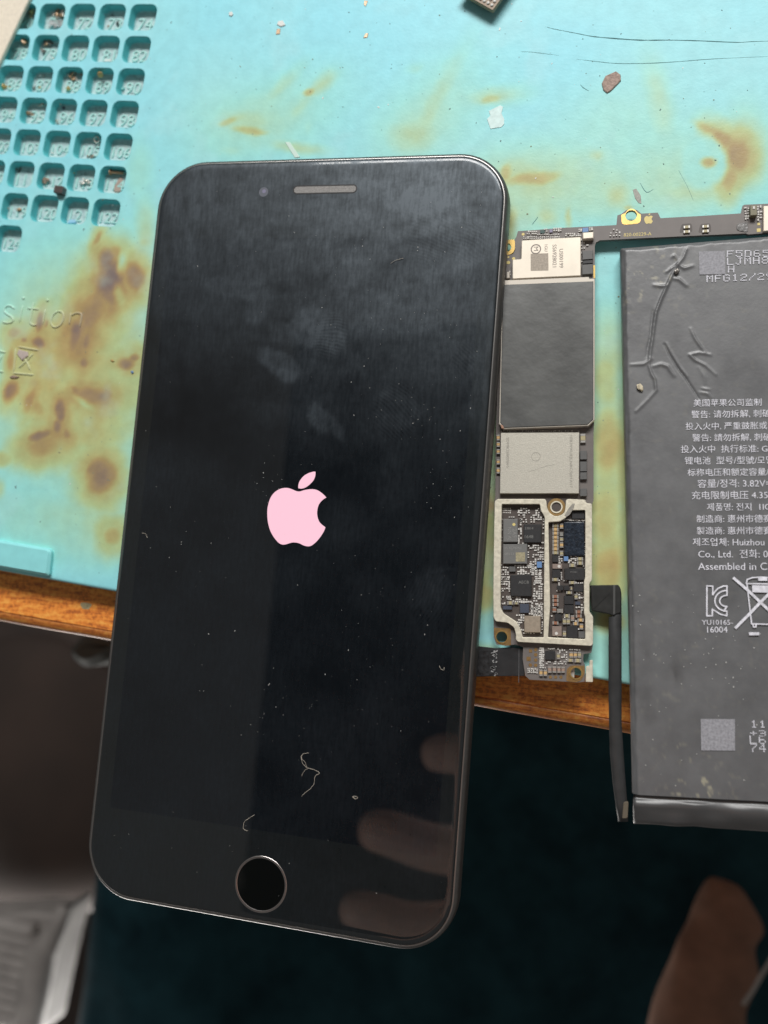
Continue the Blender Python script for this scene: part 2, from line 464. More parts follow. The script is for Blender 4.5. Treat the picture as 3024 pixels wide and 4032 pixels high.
    def stain_colour(WX, WY):
        wx = WX + 1.5 * (fbm(WX * .2, WY * .2, 3) - .5) + .35 * (fbm(WX * .7, WY * .7, 5) - .5)
        wy = WY + 1.5 * (fbm(WX * .2 + 50, WY * .2, 4) - .5) + .35 * (fbm(WX * .7 + 9, WY * .7, 6) - .5)
        keep = np.ones(len(WX)); acc = np.zeros(len(WX))
        for (u, v, ru, rv, a, s) in st:
            c = at(u, v); q = math.radians(a); ca, sa = math.cos(q), math.sin(q)
            p1 = at(u + ru * ca, v + ru * sa)[:2] - c[:2]; p2 = at(u - rv * sa, v + rv * ca)[:2] - c[:2]
            Q = np.linalg.inv(np.array([p1, p2]).T)
            dx, dy = wx - c[0], wy - c[1]
            d = np.sqrt((Q[0, 0] * dx + Q[0, 1] * dy) ** 2 + (Q[1, 0] * dx + Q[1, 1] * dy) ** 2)
            wv = s * .93 * (1 - sstep(.25, 1.45, d)) if s > .45 else s * np.exp(-d * d * .9)
            if s > .6: wv = np.maximum(wv, .40 * np.exp(-(np.maximum(d - .8, 0) * max(ru, rv) / 75) ** 2))
            acc = np.maximum(acc, wv) + .28 * np.minimum(acc, wv) * (1 - np.maximum(acc, wv))
        for (u, v, ru, rv, a, k) in ((2772,640,97,112,0,1.0),(482,1040,16,42,8,.85),(470,1165,20,40,-10,.6),(330,1585,40,12,35,.6),(560,1240,60,60,0,.35),(470,1330,50,70,0,.35),(60,1650,50,60,0,.5),(170,1900,150,60,0,.6),(260,1500,40,60,10,.35)):
            c = at(u, v); q = math.radians(a); ca, sa = math.cos(q), math.sin(q)
            p1 = at(u + ru * ca, v + ru * sa)[:2] - c[:2]; p2 = at(u - rv * sa, v + rv * ca)[:2] - c[:2]; Q = np.linalg.inv(np.array([p1, p2]).T)
            d = np.sqrt((Q[0, 0] * (wx - c[0]) + Q[0, 1] * (wy - c[1])) ** 2 + (Q[1, 0] * (wx - c[0]) + Q[1, 1] * (wy - c[1])) ** 2)
            acc = acc * (1 - k * (1 - (sstep(.72, 1.12, d) if k == 1.0 else sstep(.1, 1.7, d))) * np.clip(acc * 1.6, 0, 1) * (.8 if k == 1.0 else .55))
        c = at(2794, 640); acc = np.maximum(acc, .66 * (1 - sstep(.6, 2.6, np.hypot(wx - c[0], (wy - c[1]) * 1.3))))
        acc = np.clip(acc * (0.88 + .24 * fbm(WX * .35, WY * .35, 11)), 0, 1)
        ramp = [(0, (.335, .79, .875)), (.16, (.37, .80, .74)), (.32, (.44, .735, .54)), (.48, (.50, .62, .31)), (.62, (.50, .48, .21)), (.76, (.44, .325, .145)), (.88, (.335, .24, .15)), (1, (.225, .172, .158))]
        xs_ = [r[0] for r in ramp]
        C = np.stack([np.interp(acc, xs_, [r[1][k] for r in ramp]) for k in range(3)], 1)
        gl = fbm(WX * .03, WY * .03, 21, 3)[:, None]                              # slow drift between bluer and greener
        C *= 1 + (gl - .5) * np.array([[.34, .05, -.10]])
        pale = sstep(.56, .8, fbm(WX * .12, WY * .12, 33, 5))[:, None] * .18         # worn, chalky areas
        C = C * (1 - pale) + np.array([[.50, .80, .82]]) * pale
        return C
    C = stain_colour(W[:, 0], W[:, 1])
    set_attr(me, 'stain', C)
    # --- compartments
    wells = {}
    D = 2.3
    rg = [(1.03, 0.0), (1.0, -.10), (.975, -.35), (.955, -D + .5), (.93, -D + .12), (.86, -D), (.4, -D)]
    wv = []; wf = []; dust = []
    for k, (s_, z) in enumerate(rg):
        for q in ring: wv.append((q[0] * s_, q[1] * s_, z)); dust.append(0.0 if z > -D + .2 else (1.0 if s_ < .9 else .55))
    for k in range(len(rg) - 1):
        for i in range(nr):
            j = (i + 1) % nr; wf.append((k * nr + i, k * nr + j, (k + 1) * nr + j, (k + 1) * nr + i))
    wf.append(tuple(range((len(rg) - 1) * nr, len(rg) * nr)))
    wme = bpy.data.meshes.new('compartment')
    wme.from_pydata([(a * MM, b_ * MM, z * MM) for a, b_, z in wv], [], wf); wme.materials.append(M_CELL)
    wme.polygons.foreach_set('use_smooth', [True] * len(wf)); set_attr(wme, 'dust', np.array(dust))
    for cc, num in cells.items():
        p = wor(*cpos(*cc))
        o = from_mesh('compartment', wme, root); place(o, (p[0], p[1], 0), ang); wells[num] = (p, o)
        tm = text_mesh(str(num), .0)
        co = np.array([v.co[:] for v in tm.vertices]); w_ = co[:, 0].max() - co[:, 0].min()
        k = 3.0 / .73 if w_ * 3.0 / .73 < 4.6 else 4.6 / w_
        tm = text_mesh(str(num), .20 / k)
        for v in tm.vertices:
            v.co = ((v.co.x - co[:, 0].min() - w_ / 2) * k * MM - .30 * MM, (v.co.y - .36) * k * MM - .25 * MM, (v.co.z * k - D + .06) * MM)
        tm.materials.clear(); tm.materials.append(M_CELLNUM); tm.name = 'number'
        from_mesh('number', tm, o)
    # --- embossed lettering near the left edge
    T = crop(0, 1160, 4.1475)
    mb_letters = {'s': [[(240,240),(190,190),(130,180),(80,220),(75,280),(120,320),(185,360),(215,410),(190,450),(120,465),(35,440)]],
                  'i': [[(375,175),(315,470)], [(385,60),(387,75)]], 't': [[(550,115),(500,400),(500,470),(550,500),(605,490)], [(440,222),(640,240)]],
                  'i2': [[(745,235),(695,500)], [(778,95),(780,105)]], 'o': [[(940,272),(880,320),(840,400),(840,480),(880,530),(940,525),(1000,480),(1035,400),(1035,320),(1000,280),(940,272)]],
                  'n': [[(1160,290),(1130,500)], [(1170,345),(1230,305),(1300,305),(1335,350),(1300,545)]],
                  'qu': [[(285,850),(640,912)], [(260,870),(225,1280)], [(195,1280),(560,1312)], [(545,960),(430,1085),(300,1205)], [(320,985),(430,1085),(500,1245)]],
                  'wei': [[(-120,900),(100,945)], [(40,985),(-60,1180)], [(-150,1230),(65,1265)]]}
    for k, strokes in mb_letters.items():
        mb = MB()
        for sk in strokes:
            P = [at(*T(*q), 0.0) for q in sk]
            if len(P) > 2: P = [np.array(q) for q in smooth_loop([tuple(q) for q in P], 4, closed=False)]
            r_ = .36 if len(P) > 2 or k in 'i i2 t n qu wei' else .36
            if np.linalg.norm(P[0] - P[-1]) < 1 and len(P) == 2:
                mb.prism([(P[0][0] + .42 * math.cos(t), P[0][1] + .42 * math.sin(t)) for t in np.linspace(0, 2 * math.pi, 13)[:-1]], -.2, .2, .16); continue
            if len(P) == 2: P = [P[0] + (P[1] - P[0]) * t for t in np.linspace(0, 1, 9)]
            nP = len(P); mb.tube([(q[0], q[1], -.06) for q in P], [r_ * .85 * (.25 if i_ in (0, nP - 1) else 1) for i_ in range(nP)], 8, cap=False)
        lo_ = mb.build('raised_letter', M_SIL, root, True); lv = np.array(mb.v); set_attr(lo_.data, 'stain', stain_colour(lv[:, 0], lv[:, 1]) * .86 + np.array([.12, .14, .13]))
    # --- raised block and lip along the front edge (lower left)
    E = crop(0, 2016, 2.1944)
    blk = [at(*E(*q))[:2] for q in ((-900, 90), (470, 322), (446, 556), (-900, 320))]
    mb = MB(); mb.prism(round_poly([tuple(q) for q in blk], [0, 1.2, .8, 0], 5), -.5, 1.5, .55); mb.build('edge_block', mat('plain_silicone', (.31, .78, .80), .4, noise=(.3, .06)), root, False)
    # knife cuts in the surface
    Mc = mat('cut_groove', (.10, .25, .26), .7)
    cuts = [[(2148,105),(2180,114),(2268,131),(2330,143),(2400,150),(2520,158),(2640,158),(2760,161),(2900,167),(2960,164),(3060,161)],
            [(2050,204),(2090,205),(2150,212),(2200,218)], [(2268,233),(2330,240),(2430,250),(2560,249),(2680,242),(2810,232),(3040,222)],
            [(2285,333),(2296,345),(2318,358)], [(2520,720),(2545,757),(2573,745)], [(2672,670),(2708,738),(2730,790)], [(2095,885),(2118,855)]]
    for k, cpts in enumerate(cuts):
        P = smooth_loop([tuple(at(*q, .0)) for q in cpts], 4, closed=False)
        w_ = [.13, .06, .075, .11, .08, .04, .10][k]; mb = MB()
        nP = len(P); mb.tube([(q[0], q[1], -w_ * .35) for q in P], [w_ * (.35 + .65 * math.sin(math.pi * (i + .6) / (nP + .2)) ** .5) * (.75 + .5 * rnd.random()) for i in range(nP)], 5)
        mb.build('cut_mark', Mc, root)
    return root, wells, ang, ex, ey
mat_root, WELLS, MAT_ANG, EX, EY = build_mat()

# ------------------------------------------------------------------ table
def wood_material(name, dark=1.0):
    m = bpy.data.materials.new(name); m.use_nodes = True; nt = m.node_tree; L = nt.links.new
    b = nt.nodes['Principled BSDF']; g = N(nt, 'ShaderNodeNewGeometry')
    mp = N(nt, 'ShaderNodeMapping'); mp.inputs['Rotation'].default_value = (0, 0, -MAT_ANG); mp.inputs['Scale'].default_value = (.16 / MM, 1.3 / MM, 1.3 / MM)
    L(g.outputs['Position'], mp.inputs['Vector'])
    n1 = N(nt, 'ShaderNodeTexNoise', i_Scale=1.0, i_Detail=7.0, i_Roughness=.68, i_Distortion=.4); L(mp.outputs['Vector'], n1.inputs['Vector'])
    n2 = N(nt, 'ShaderNodeTexNoise', i_Scale=1.1 / MM, i_Detail=5.0, i_Roughness=.7); L(g.outputs['Position'], n2.inputs['Vector'])
    av = N(nt, 'ShaderNodeMath', operation='MULTIPLY_ADD'); av.inputs[1].default_value = .45; L(n2.outputs['Fac'], av.inputs[0])
    ml = N(nt, 'ShaderNodeMath', operation='MULTIPLY'); ml.inputs[1].default_value = .55; L(n1.outputs['Fac'], ml.inputs[0]); L(ml.outputs[0], av.inputs[2])
    r = N(nt, 'ShaderNodeValToRGB'); cr = r.color_ramp
    d = dark
    cr.elements[0].position = .33; cr.elements[0].color = (.17 * d, .050 * d, .014 * d, 1)
    cr.elements[1].position = .60; cr.elements[1].color = (.66 * d, .31 * d, .065 * d, 1)
    e = cr.elements.new(.42); e.color = (.34 * d, .095 * d, .020 * d, 1)
    e = cr.elements.new(.50); e.color = (.58 * d, .185 * d, .030 * d, 1)
    L(av.outputs[0], r.inputs['Fac']); L(r.outputs['Color'], b.inputs['Base Color'])
    b.inputs['Roughness'].default_value = .45
    bp = N(nt, 'ShaderNodeBump', i_Strength=.6, i_Distance=.12 * MM); L(av.outputs[0], bp.inputs['Height']); L(bp.outputs['Normal'], b.inputs['Normal'])
    return m
M_WOOD = wood_material('worn_orange_wood', 1.5); M_WOODEDGE = wood_material('brown_edge_wood', .8)

def build_table():
    root = thing('workbench', 'worn orange-brown wooden workbench edge showing below the turquoise mat', 'table')
    ZT = -5.2
    a = at(0, 2410, ZT)[:2]; b = at(2440, 2840, ZT)[:2]
    d = b - a; d /= np.linalg.norm(d); nrm = np.array([-d[1], d[0]])
    P = lambda s, t: a + d * s + nrm * t
    mb = MB(); mb.prism([tuple(P(-120, 0)), tuple(P(330, 0)), tuple(P(330, 250)), tuple(P(-120, 250))], ZT - 22, ZT, .25)
    o = mb.build('tabletop', M_WOOD, root)
    # rounded edging strip in front, slightly lower, with a dark glue line between
    mb = MB(); n = 60
    prof = [(-.06, -.25), (-.35, -.12), (-1.2, -.25), (-1.9, -.75), (-2.25, -1.7), (-2.3, -3.0), (-2.3, -20)]
    V = []; F = []
    for i in range(n + 1):
        s_ = -120 + 450 * i / n
        for t, z in prof: p = P(s_, t + .05 * math.sin(i * 1.7)); V.append((p[0], p[1], ZT + z))
    k = len(prof)
    for i in range(n):
        for j in range(k - 1): F.append((i * k + j, i * k + j + 1, (i + 1) * k + j + 1, (i + 1) * k + j))
    mb.add(V, F); mb.build('edge_strip', M_WOODEDGE, root, True)
    # chipped knot in the veneer
    E = crop(0, 2016, 2.1944)
    c = at(*E(742, 812), ZT); lp = [(c[0] + (1.35 + .25 * math.sin(3 * q)) * math.cos(q), c[1] + (.95 + .2 * math.cos(2 * q)) * math.sin(q)) for q in np.linspace(0, 2 * math.pi, 22)[:-1]]
    mb = MB(); mb.prism(lp, ZT - .1, ZT + .05, .04); mb.build('worn_spot', mat('bare_filler', (.36, .30, .17), .8, noise=(1.2, .3)), root)
    return root
build_table()

# ------------------------------------------------------------------ phone
PW, PH, PT = 77.9, 158.2, 7.3
GLASS_Z = PT

def smudge_field(X, Y):
    """greasy film on the glass: 0 clean .. 1 hazy, positions measured in the photo"""
    U = np.zeros(len(X)); 
    n = fbm(X * .10 + 5, Y * .10, 41, 5); n2 = fbm(X * .5, Y * .5, 43, 4)
    s = .22 + .34 * (n - .5)
    # wiped, streaky upper part, with window sheen built into the film towards the top
    top = sstep(10, 72, Y)
    st = fbm(X * .55 + Y * .12, Y * .10, 47, 4) * (1 - sstep(-24, -14, X)) + fbm(X * .13, Y * .4 - X * .03, 48, 5) * sstep(-24, -14, X)
    s = s + top * (.45 + .60 * (st - .5) + .35 * (n2 - .5))
    # clear wiped band edge left of centre
    e1 = sstep(-1.2, 1.2, Y - (44 + 1.5 * np.sin(X * .08))) * 1.0
    s = s - .16 * (1 - e1) * sstep(-2, 4, -X - 2 + 3 * (n - .5)) * sstep(5, 20, Y)
    bl = [(1105,1440,105,52,30,.42),(1180,1290,150,60,-20,.16),(1500,1240,300,90,10,.16),(1650,1450,180,120,0,.10),(640,1700,70,300,5,.05),(1130,1470,50,30,20,.25),(1010,1190,60,110,5,.24),(900,1130,240,42,8,.14),(1210,1270,90,70,10,.18),(1290,1330,90,62,0,.28),(1390,1080,110,90,0,.12),
          (1250,1640,45,70,-30,.36),(1330,1690,26,60,-25,.26),(1555,1610,130,80,10,.12),(1090,1640,110,60,10,.10),(1690,2330,95,105,0,.16),(1470,2330,120,90,0,.06),(1820,2235,160,10,-8,.12),(1560,1910,110,110,0,.07),
          (1890,1560,45,190,0,.12),(700,1420,80,120,0,.08),(1720,820,160,120,0,.15),(1440,800,220,120,0,.14),(830,800,220,110,0,.12),(1340,2060,150,120,0,.05)]
    for (u, v, ru, rv, a, k) in bl:
        c = at(u, v, GLASS_Z); q = math.radians(a); ca, sa = math.cos(q), math.sin(q)
        p1 = at(u + ru * ca, v + ru * sa, GLASS_Z)[:2] - c[:2]; p2 = at(u - rv * sa, v + rv * ca, GLASS_Z)[:2] - c[:2]
        Q = np.linalg.inv(np.array([p1, p2]).T)
        dx = X - c[0] + 3.2 * (n2 - .5); dy = Y - c[1] + 3.2 * (fbm(X * .4 + 30, Y * .4, 44) - .5)
        d = np.sqrt((Q[0, 0] * dx + Q[0, 1] * dy) ** 2 + (Q[1, 0] * dx + Q[1, 1] * dy) ** 2)
        s = s + k * (1 - sstep(.55, 1.12, d)) * (.5 + 1.0 * n2)
    return np.clip(s, 0, 1)

def print_field(X, Y):
    s = np.zeros(len(X))
    for (u, v, r, k) in ((1300,1320,80,.9),(1560,1620,105,.55),(1690,2350,100,.45),(1850,960,85,.5),(1700,920,120,.4),(1830,1420,60,.5)):
        c = at(u, v, GLASS_Z); d = np.hypot(X - c[0], (Y - c[1]) * .85) / (r / 18.0)
        s = np.maximum(s, k * (1 - sstep(.6, 1.05, d)))
    return s

def mat_glass(name, base, smudged=True):
    m = bpy.data.materials.new(name); m.use_nodes = True; nt = m.node_tree; L = nt.links.new
    out = nt.nodes['Material Output']; b = nt.nodes['Principled BSDF']
    b.inputs['Base Color'].default_value = base; b.inputs['Roughness'].default_value = .02; b.inputs['IOR'].default_value = 1.68
    if not smudged: return m
    g = N(nt, 'ShaderNodeNewGeometry'); a = N(nt, 'ShaderNodeAttribute', attribute_name='smudge'); p = N(nt, 'ShaderNodeAttribute', attribute_name='print')
    # film of grease: broad dull sheen
    film = N(nt, 'ShaderNodeBsdfPrincipled'); film.inputs['Base Color'].default_value = (.009, .0135, .0190, 1)
    film.inputs['Roughness'].default_value = .42; film.inputs['Specular IOR Level'].default_value = 1.0
    film.inputs['Specular Tint'].default_value = (.80, .91, 1.0, 1)
    # fine wipe marks
    mp = N(nt, 'ShaderNodeMapping'); mp.inputs['Scale'].default_value = (1.6 / MM, .30 / MM, 1); mp.inputs['Rotation'].default_value = (0, 0, 1.1); L(g.outputs['Position'], mp.inputs['Vector'])
    n1 = N(nt, 'ShaderNodeTexNoise', i_Scale=1.0, i_Detail=5.0, i_Roughness=.6); L(mp.outputs['Vector'], n1.inputs['Vector'])
    n2 = N(nt, 'ShaderNodeTexNoise', i_Scale=.9 / MM, i_Detail=6.0, i_Roughness=.7); L(g.outputs['Position'], n2.inputs['Vector'])
    mr = N(nt, 'ShaderNodeMapRange', i_From_Min=.3, i_From_Max=.7, i_To_Min=.74, i_To_Max=1.26); L(n1.outputs['Fac'], mr.inputs['Value'])
    mr2 = N(nt, 'ShaderNodeMapRange', i_From_Min=.3, i_From_Max=.7, i_To_Min=.80, i_To_Max=1.2); L(n2.outputs['Fac'], mr2.inputs['Value'])
    m1 = N(nt, 'ShaderNodeMath', operation='MULTIPLY'); L(a.outputs['Fac'], m1.inputs[0]); L(mr.outputs['Result'], m1.inputs[1])
    m2 = N(nt, 'ShaderNodeMath', operation='MULTIPLY'); L(m1.outputs[0], m2.inputs[0]); L(mr2.outputs['Result'], m2.inputs[1])
    # finger print ridges
    wv = N(nt, 'ShaderNodeTexWave', wave_type='RINGS', rings_direction='Z', i_Scale=.45 / MM, i_Distortion=9.0, i_Detail=2.0)
    wv.inputs['Detail Scale'].default_value = .35
    L(g.outputs['Position'], wv.inputs['Vector'])
    rd = N(nt, 'ShaderNodeMath', operation='SUBTRACT'); L(wv.outputs['Fac'], rd.inputs[0]); rd.inputs[1].default_value = .45
    rp = N(nt, 'ShaderNodeMath', operation='MULTIPLY'); L(rd.outputs[0], rp.inputs[0]); L(p.outputs['Fac'], rp.inputs[1])
    m3 = N(nt, 'ShaderNodeMath', operation='MULTIPLY_ADD', use_clamp=True); L(rp.outputs[0], m3.inputs[0]); m3.inputs[1].default_value = .18; L(m2.outputs[0], m3.inputs[2])
    ms = N(nt, 'ShaderNodeMixShader'); L(m3.outputs[0], ms.inputs[0]); L(b.outputs[0], ms.inputs[1]); L(film.outputs[0], ms.inputs[2])
    L(ms.outputs[0], out.inputs['Surface'])
    return m

M_BEZEL = mat_glass('black_bezel_glass', (.0075, .0088, .0086, 1)); M_DISPLAY = mat_glass('dark_display_glass', (.0020, .0030, .0045, 1))
M_FRAME = mat('dark_phone_metal', (.15, .145, .14), .46, .9, noise=(.8, .1)); M_LIP = mat('polished_lip_metal', (.30, .29, .28), .30, .9); M_RING = mat('button_ring_metal', (.42, .39, .38), .3, 1.0)
M_GASKET = mat('black_gasket', (.006, .006, .007), .5)

def loft(loops, mat_, name, parent, close_top=False, close_bottom=False, smooth=True):
    n = len(loops[0]); V = [p for lp in loops for p in lp]; F = []
    for k in range(len(loops) - 1):
        for i in range(n):
            j = (i + 1) % n; F.append((k * n + i, k * n + j, (k + 1) * n + j, (k + 1) * n + i))
    if close_bottom: F.append(tuple(reversed(range(n))))
    if close_top: F.append(tuple(range((len(loops) - 1) * n, len(loops) * n)))
    return mesh_obj(name, V, F, mat_, parent, smooth)

def build_phone():
    root = thing('phone', 'black phone with a pink glowing apple logo lying face up across the mat edge', 'phone')
    RC = 11.0
    def lp(ins, z, ns=14, nc=14):
        return [(x, y, z) for x, y in rrect(PW - 2 * ins, PH - 2 * ins, max(.5, RC - ins), ns, nc)]
    prof = [(4.5, 0), (2.6, .12), (1.3, .55), (.45, 1.5), (.05, 2.7), (0, 3.65), (.03, 5.0), (.10, 5.8), (.24, 6.35), (.46, 6.68), (.78, 6.88)]
    loft([lp(i, z) for i, z in prof], M_FRAME, 'frame', root, close_bottom=True)
    lip = [(.78, 6.88), (.82, 6.92), (.92, 6.945), (1.04, 6.962), (1.07, 6.955), (1.09, 6.75)]
    loft([lp(i, z) for i, z in lip], M_LIP, 'frame_lip', root)
    gasket = [(1.07, 6.6), (1.07, 6.92), (1.17, 6.92), (1.17, 6.6)]
    loft([lp(i, z) for i, z in gasket], M_GASKET, 'gasket', root)
    # cover glass: curved rim, black border, and the display set into it
    DW, DH = 68.6, 121.8; DY = 0.0
    rim = [(1.16, 6.55), (1.16, 7.0), (1.22, 7.12), (1.4, 7.21), (1.8, 7.28), (2.4, GLASS_Z)]
    outer = [lp(i, z, 60, 16) for i, z in rim]
    n = len(outer[0])
    inner = []
    for (x, y, z) in outer[-1]:                               # matching points on the display border
        k = 1 / max(abs(x) / (DW / 2), abs(y - DY) / (DH / 2)); inner.append((x * k, (y - DY) * k + DY, GLASS_Z))
    corner = []
    def mix(t): return [tuple(np.array(a) * (1 - t) + np.array(b) * t) for a, b in zip(outer[-1], inner)]
    # snap nearest points to the exact display corners
    for cx, cy in ((1, 1), (-1, 1), (-1, -1), (1, -1)):
        i = min(range(n), key=lambda q: (inner[q][0] - cx * DW / 2) ** 2 + (inner[q][1] - cy * DH / 2) ** 2); inner[i] = (cx * DW / 2, cy * DH / 2, GLASS_Z)
    rings = outer + [mix(t) for t in np.linspace(0, 1, 26)[1:]]
    glass = loft(rings, M_BEZEL, 'cover_glass', root)
    co = np.array([v.co[:] for v in glass.data.vertices]) / MM
    set_attr(glass.data, 'smudge', smudge_field(co[:, 0], co[:, 1])); set_attr(glass.data, 'print', print_field(co[:, 0], co[:, 1]))
    nx, ny = 138, 244
    X, Y = np.meshgrid(np.linspace(-DW / 2, DW / 2, nx), np.linspace(-DH / 2, DH / 2, ny))
    F = [(j * nx + i, j * nx + i + 1, (j + 1) * nx + i + 1, (j + 1) * nx + i) for j in range(ny - 1) for i in range(nx - 1)]
    disp = mesh_obj('display', np.c_[X.ravel(), Y.ravel(), np.full(X.size, GLASS_Z)], F, M_DISPLAY, root)
    set_attr(disp.data, 'smudge', smudge_field(X.ravel(), Y.ravel())); set_attr(disp.data, 'print', print_field(X.ravel(), Y.ravel()))
    # lit logo on the screen
    K = crop(980, 1800, 4.1475)
    body = [(820,562),(860,553),(900,540),(980,525),(1060,525),(1130,545),(1190,585),(1235,625),(1265,660)]
    bite = [(1215,690),(1165,740),(1130,805),(1115,890),(1120,970),(1145,1045),(1185,1095),(1250,1145)]
    rest = [(1230,1200),(1190,1270),(1130,1350),(1070,1410),(1010,1450),(950,1455),(890,1440),(830,1410),(780,1397),(730,1392),(680,1400),(620,1420),(560,1428),(500,1410),(440,1350),(390,1280),(345,1190),(315,1080),(302,970),(303,850),(320,760),(350,670),(400,595),(460,545),(530,512),(610,502),(680,515),(750,545),(790,558)]
    leaf = [(808,508),(808,460),(825,400),(865,340),(920,290),(990,255),(1060,237),(1088,240)]
    leaf2 = [(1088,240),(1085,300),(1060,370),(1010,430),(950,480),(890,508),(850,514),(808,508)]
    o1 = smooth_loop(body, 3, False)[:-1] + smooth_loop(body[-1:] + bite, 3, False)[:-1] + smooth_loop(bite[-1:] + rest + body[:1], 3, False)[:-1]
    o2 = smooth_loop(leaf, 3, False)[:-1] + smooth_loop(leaf2, 3, False)[:-1]
    M_LOGO = mat('lit_pink_pixels', (.02, .02, .02), .6, emit=(srgb(252, 199, 216), 1.0))
    px2 = lambda lp_: [tuple(at(*K(*q), GLASS_Z)[:2]) for q in lp_]
    filled('screen_logo', [px2(o1), px2(o2)], GLASS_Z + .005, GLASS_Z + .012, M_LOGO, root)
    # earpiece slot with its mesh
    a = at(1158, 748, GLASS_Z); b = at(1402, 743, GLASS_Z); c = (a + b) / 2; q = math.atan2(b[1] - a[1], b[0] - a[0]); Ls = np.linalg.norm(b - a)
    def capsule(w, h): 
        pts = rrect(w, h, h / 2 - .01, 1, 8); return [(c[0] + x * math.cos(q) - y * math.sin(q), c[1] + x * math.sin(q) + y * math.cos(q)) for x, y in pts]
    filled('earpiece_rim', [capsule(Ls + .55, 1.95), capsule(Ls, 1.4)], GLASS_Z - .05, GLASS_Z + .03, M_GASKET, root)
    mm = mat('earpiece_mesh', (.30, .29, .28), .6, .3, bump=(6.0, .15), noise=(4.0, .2))
    g_ = filled('earpiece_mesh', [capsule(Ls, 1.4)], GLASS_Z - .05, GLASS_Z + .012, mm, root)
    # front camera
    c2 = at(1038, 756, GLASS_Z)
    mb = MB(); mb.prism([(c2[0] + 1.05 * math.cos(t), c2[1] + 1.05 * math.sin(t)) for t in np.linspace(0, 2 * math.pi, 25)[:-1]], GLASS_Z - .05, GLASS_Z + .012)
    fc = mb.build('front_camera', mat('camera_window', (.13, .14, .17), .3), root)
    mb = MB(); mb.prism([(c2[0] + .1 + .42 * math.cos(t), c2[1] + .15 + .42 * math.sin(t)) for t in np.linspace(0, 2 * math.pi, 17)[:-1]], GLASS_Z, GLASS_Z + .03)
    mb.build('lens', mat('camera_lens', (.26, .25, .36), .2, coat=1), fc)
    # home button: metal ring and dished glass
    cb = at(1027, 3482, GLASS_Z)
    circ = lambda r, z: [(cb[0] + r * math.cos(t), cb[1] + r * math.sin(t), z) for t in np.linspace(0, 2 * math.pi, 65)[:-1]]
    hb = loft([circ(4.95, GLASS_Z + .015), circ(4.6, GLASS_Z + .012), circ(3.2, GLASS_Z + .011), circ(.05, GLASS_Z + .010)], mat_glass('button_glass', (.0030, .0036, .0034, 1), False), 'home_button', root, close_top=True)
    loft([circ(5.45, GLASS_Z - .02), circ(5.38, GLASS_Z + .05), circ(5.22, GLASS_Z + .07), circ(5.06, GLASS_Z + .05), circ(4.93, GLASS_Z - .02)], M_RING, 'ring', hb)
    return root
build_phone()

# ------------------------------------------------------------------ battery
M_PRINT = mat('pale_printing', (.80, .80, .87), .6, noise=(1.2, .22))
DOT = {'F': '11111 10000 10000 11110 10000 10000 10000', '5': '11111 10000 11110 00001 00001 10001 01110', 'D': '11110 10001 10001 10001 10001 10001 11110', '6': '01110 10000 10000 11110 10001 10001 01110',
       'L': '10000 10000 10000 10000 10000 10000 11111', 'J': '00111 00010 00010 00010 00010 10010 01100', 'M': '10001 11011 10101 10101 10001 10001 10001', 'H': '10001 10001 10001 11111 10001 10001 10001',
       '8': '01110 10001 10001 01110 10001 10001 01110', 'G': '01110 10001 10000 10111 10001 10001 01110', '1': '00100 01100 00100 00100 00100 00100 01110', '2': '01110 10001 00001 00110 01000 10000 11111',
       '/': '00001 00001 00010 00100 01000 10000 10000', '+': '00000 00100 00100 11111 00100 00100 00000', '3': '11110 00001 00001 01110 00001 00001 11110', '7': '11111 00001 00010 00100 01000 01000 01000', '4': '00010 00110 01010 10010 11111 00010 00010', '9': '01110 10001 10001 01111 00001 00001 01110', ' ': '00000 00000 00000 00000 00000 00000 00000'}
def dot_text(name, s, p0, p1, h, parent, m):
    """dot matrix lettering: baseline p0 to p1, letter height h"""
    p0 = np.array(p0); p1 = np.array(p1); d = p1 - p0; L = np.linalg.norm(d); ex = d / L; ey = np.array([-ex[1], ex[0], 0]); adv = L / len(s)
    cw = adv * .78 / 5; ch = h / 7; mb = MB(); rz = math.atan2(ex[1], ex[0])
    for i, c in enumerate(s):
        for r, row in enumerate(DOT[c].split()):
            for k, b in enumerate(row):
                if b == '1':
                    q = p0 + ex * (i * adv + (k + .5) * cw) + ey * ((6 - r + .5) * ch); mb.box(q, (cw * .85, ch * .85, .02), rz)
    return mb.build(name, m, parent)

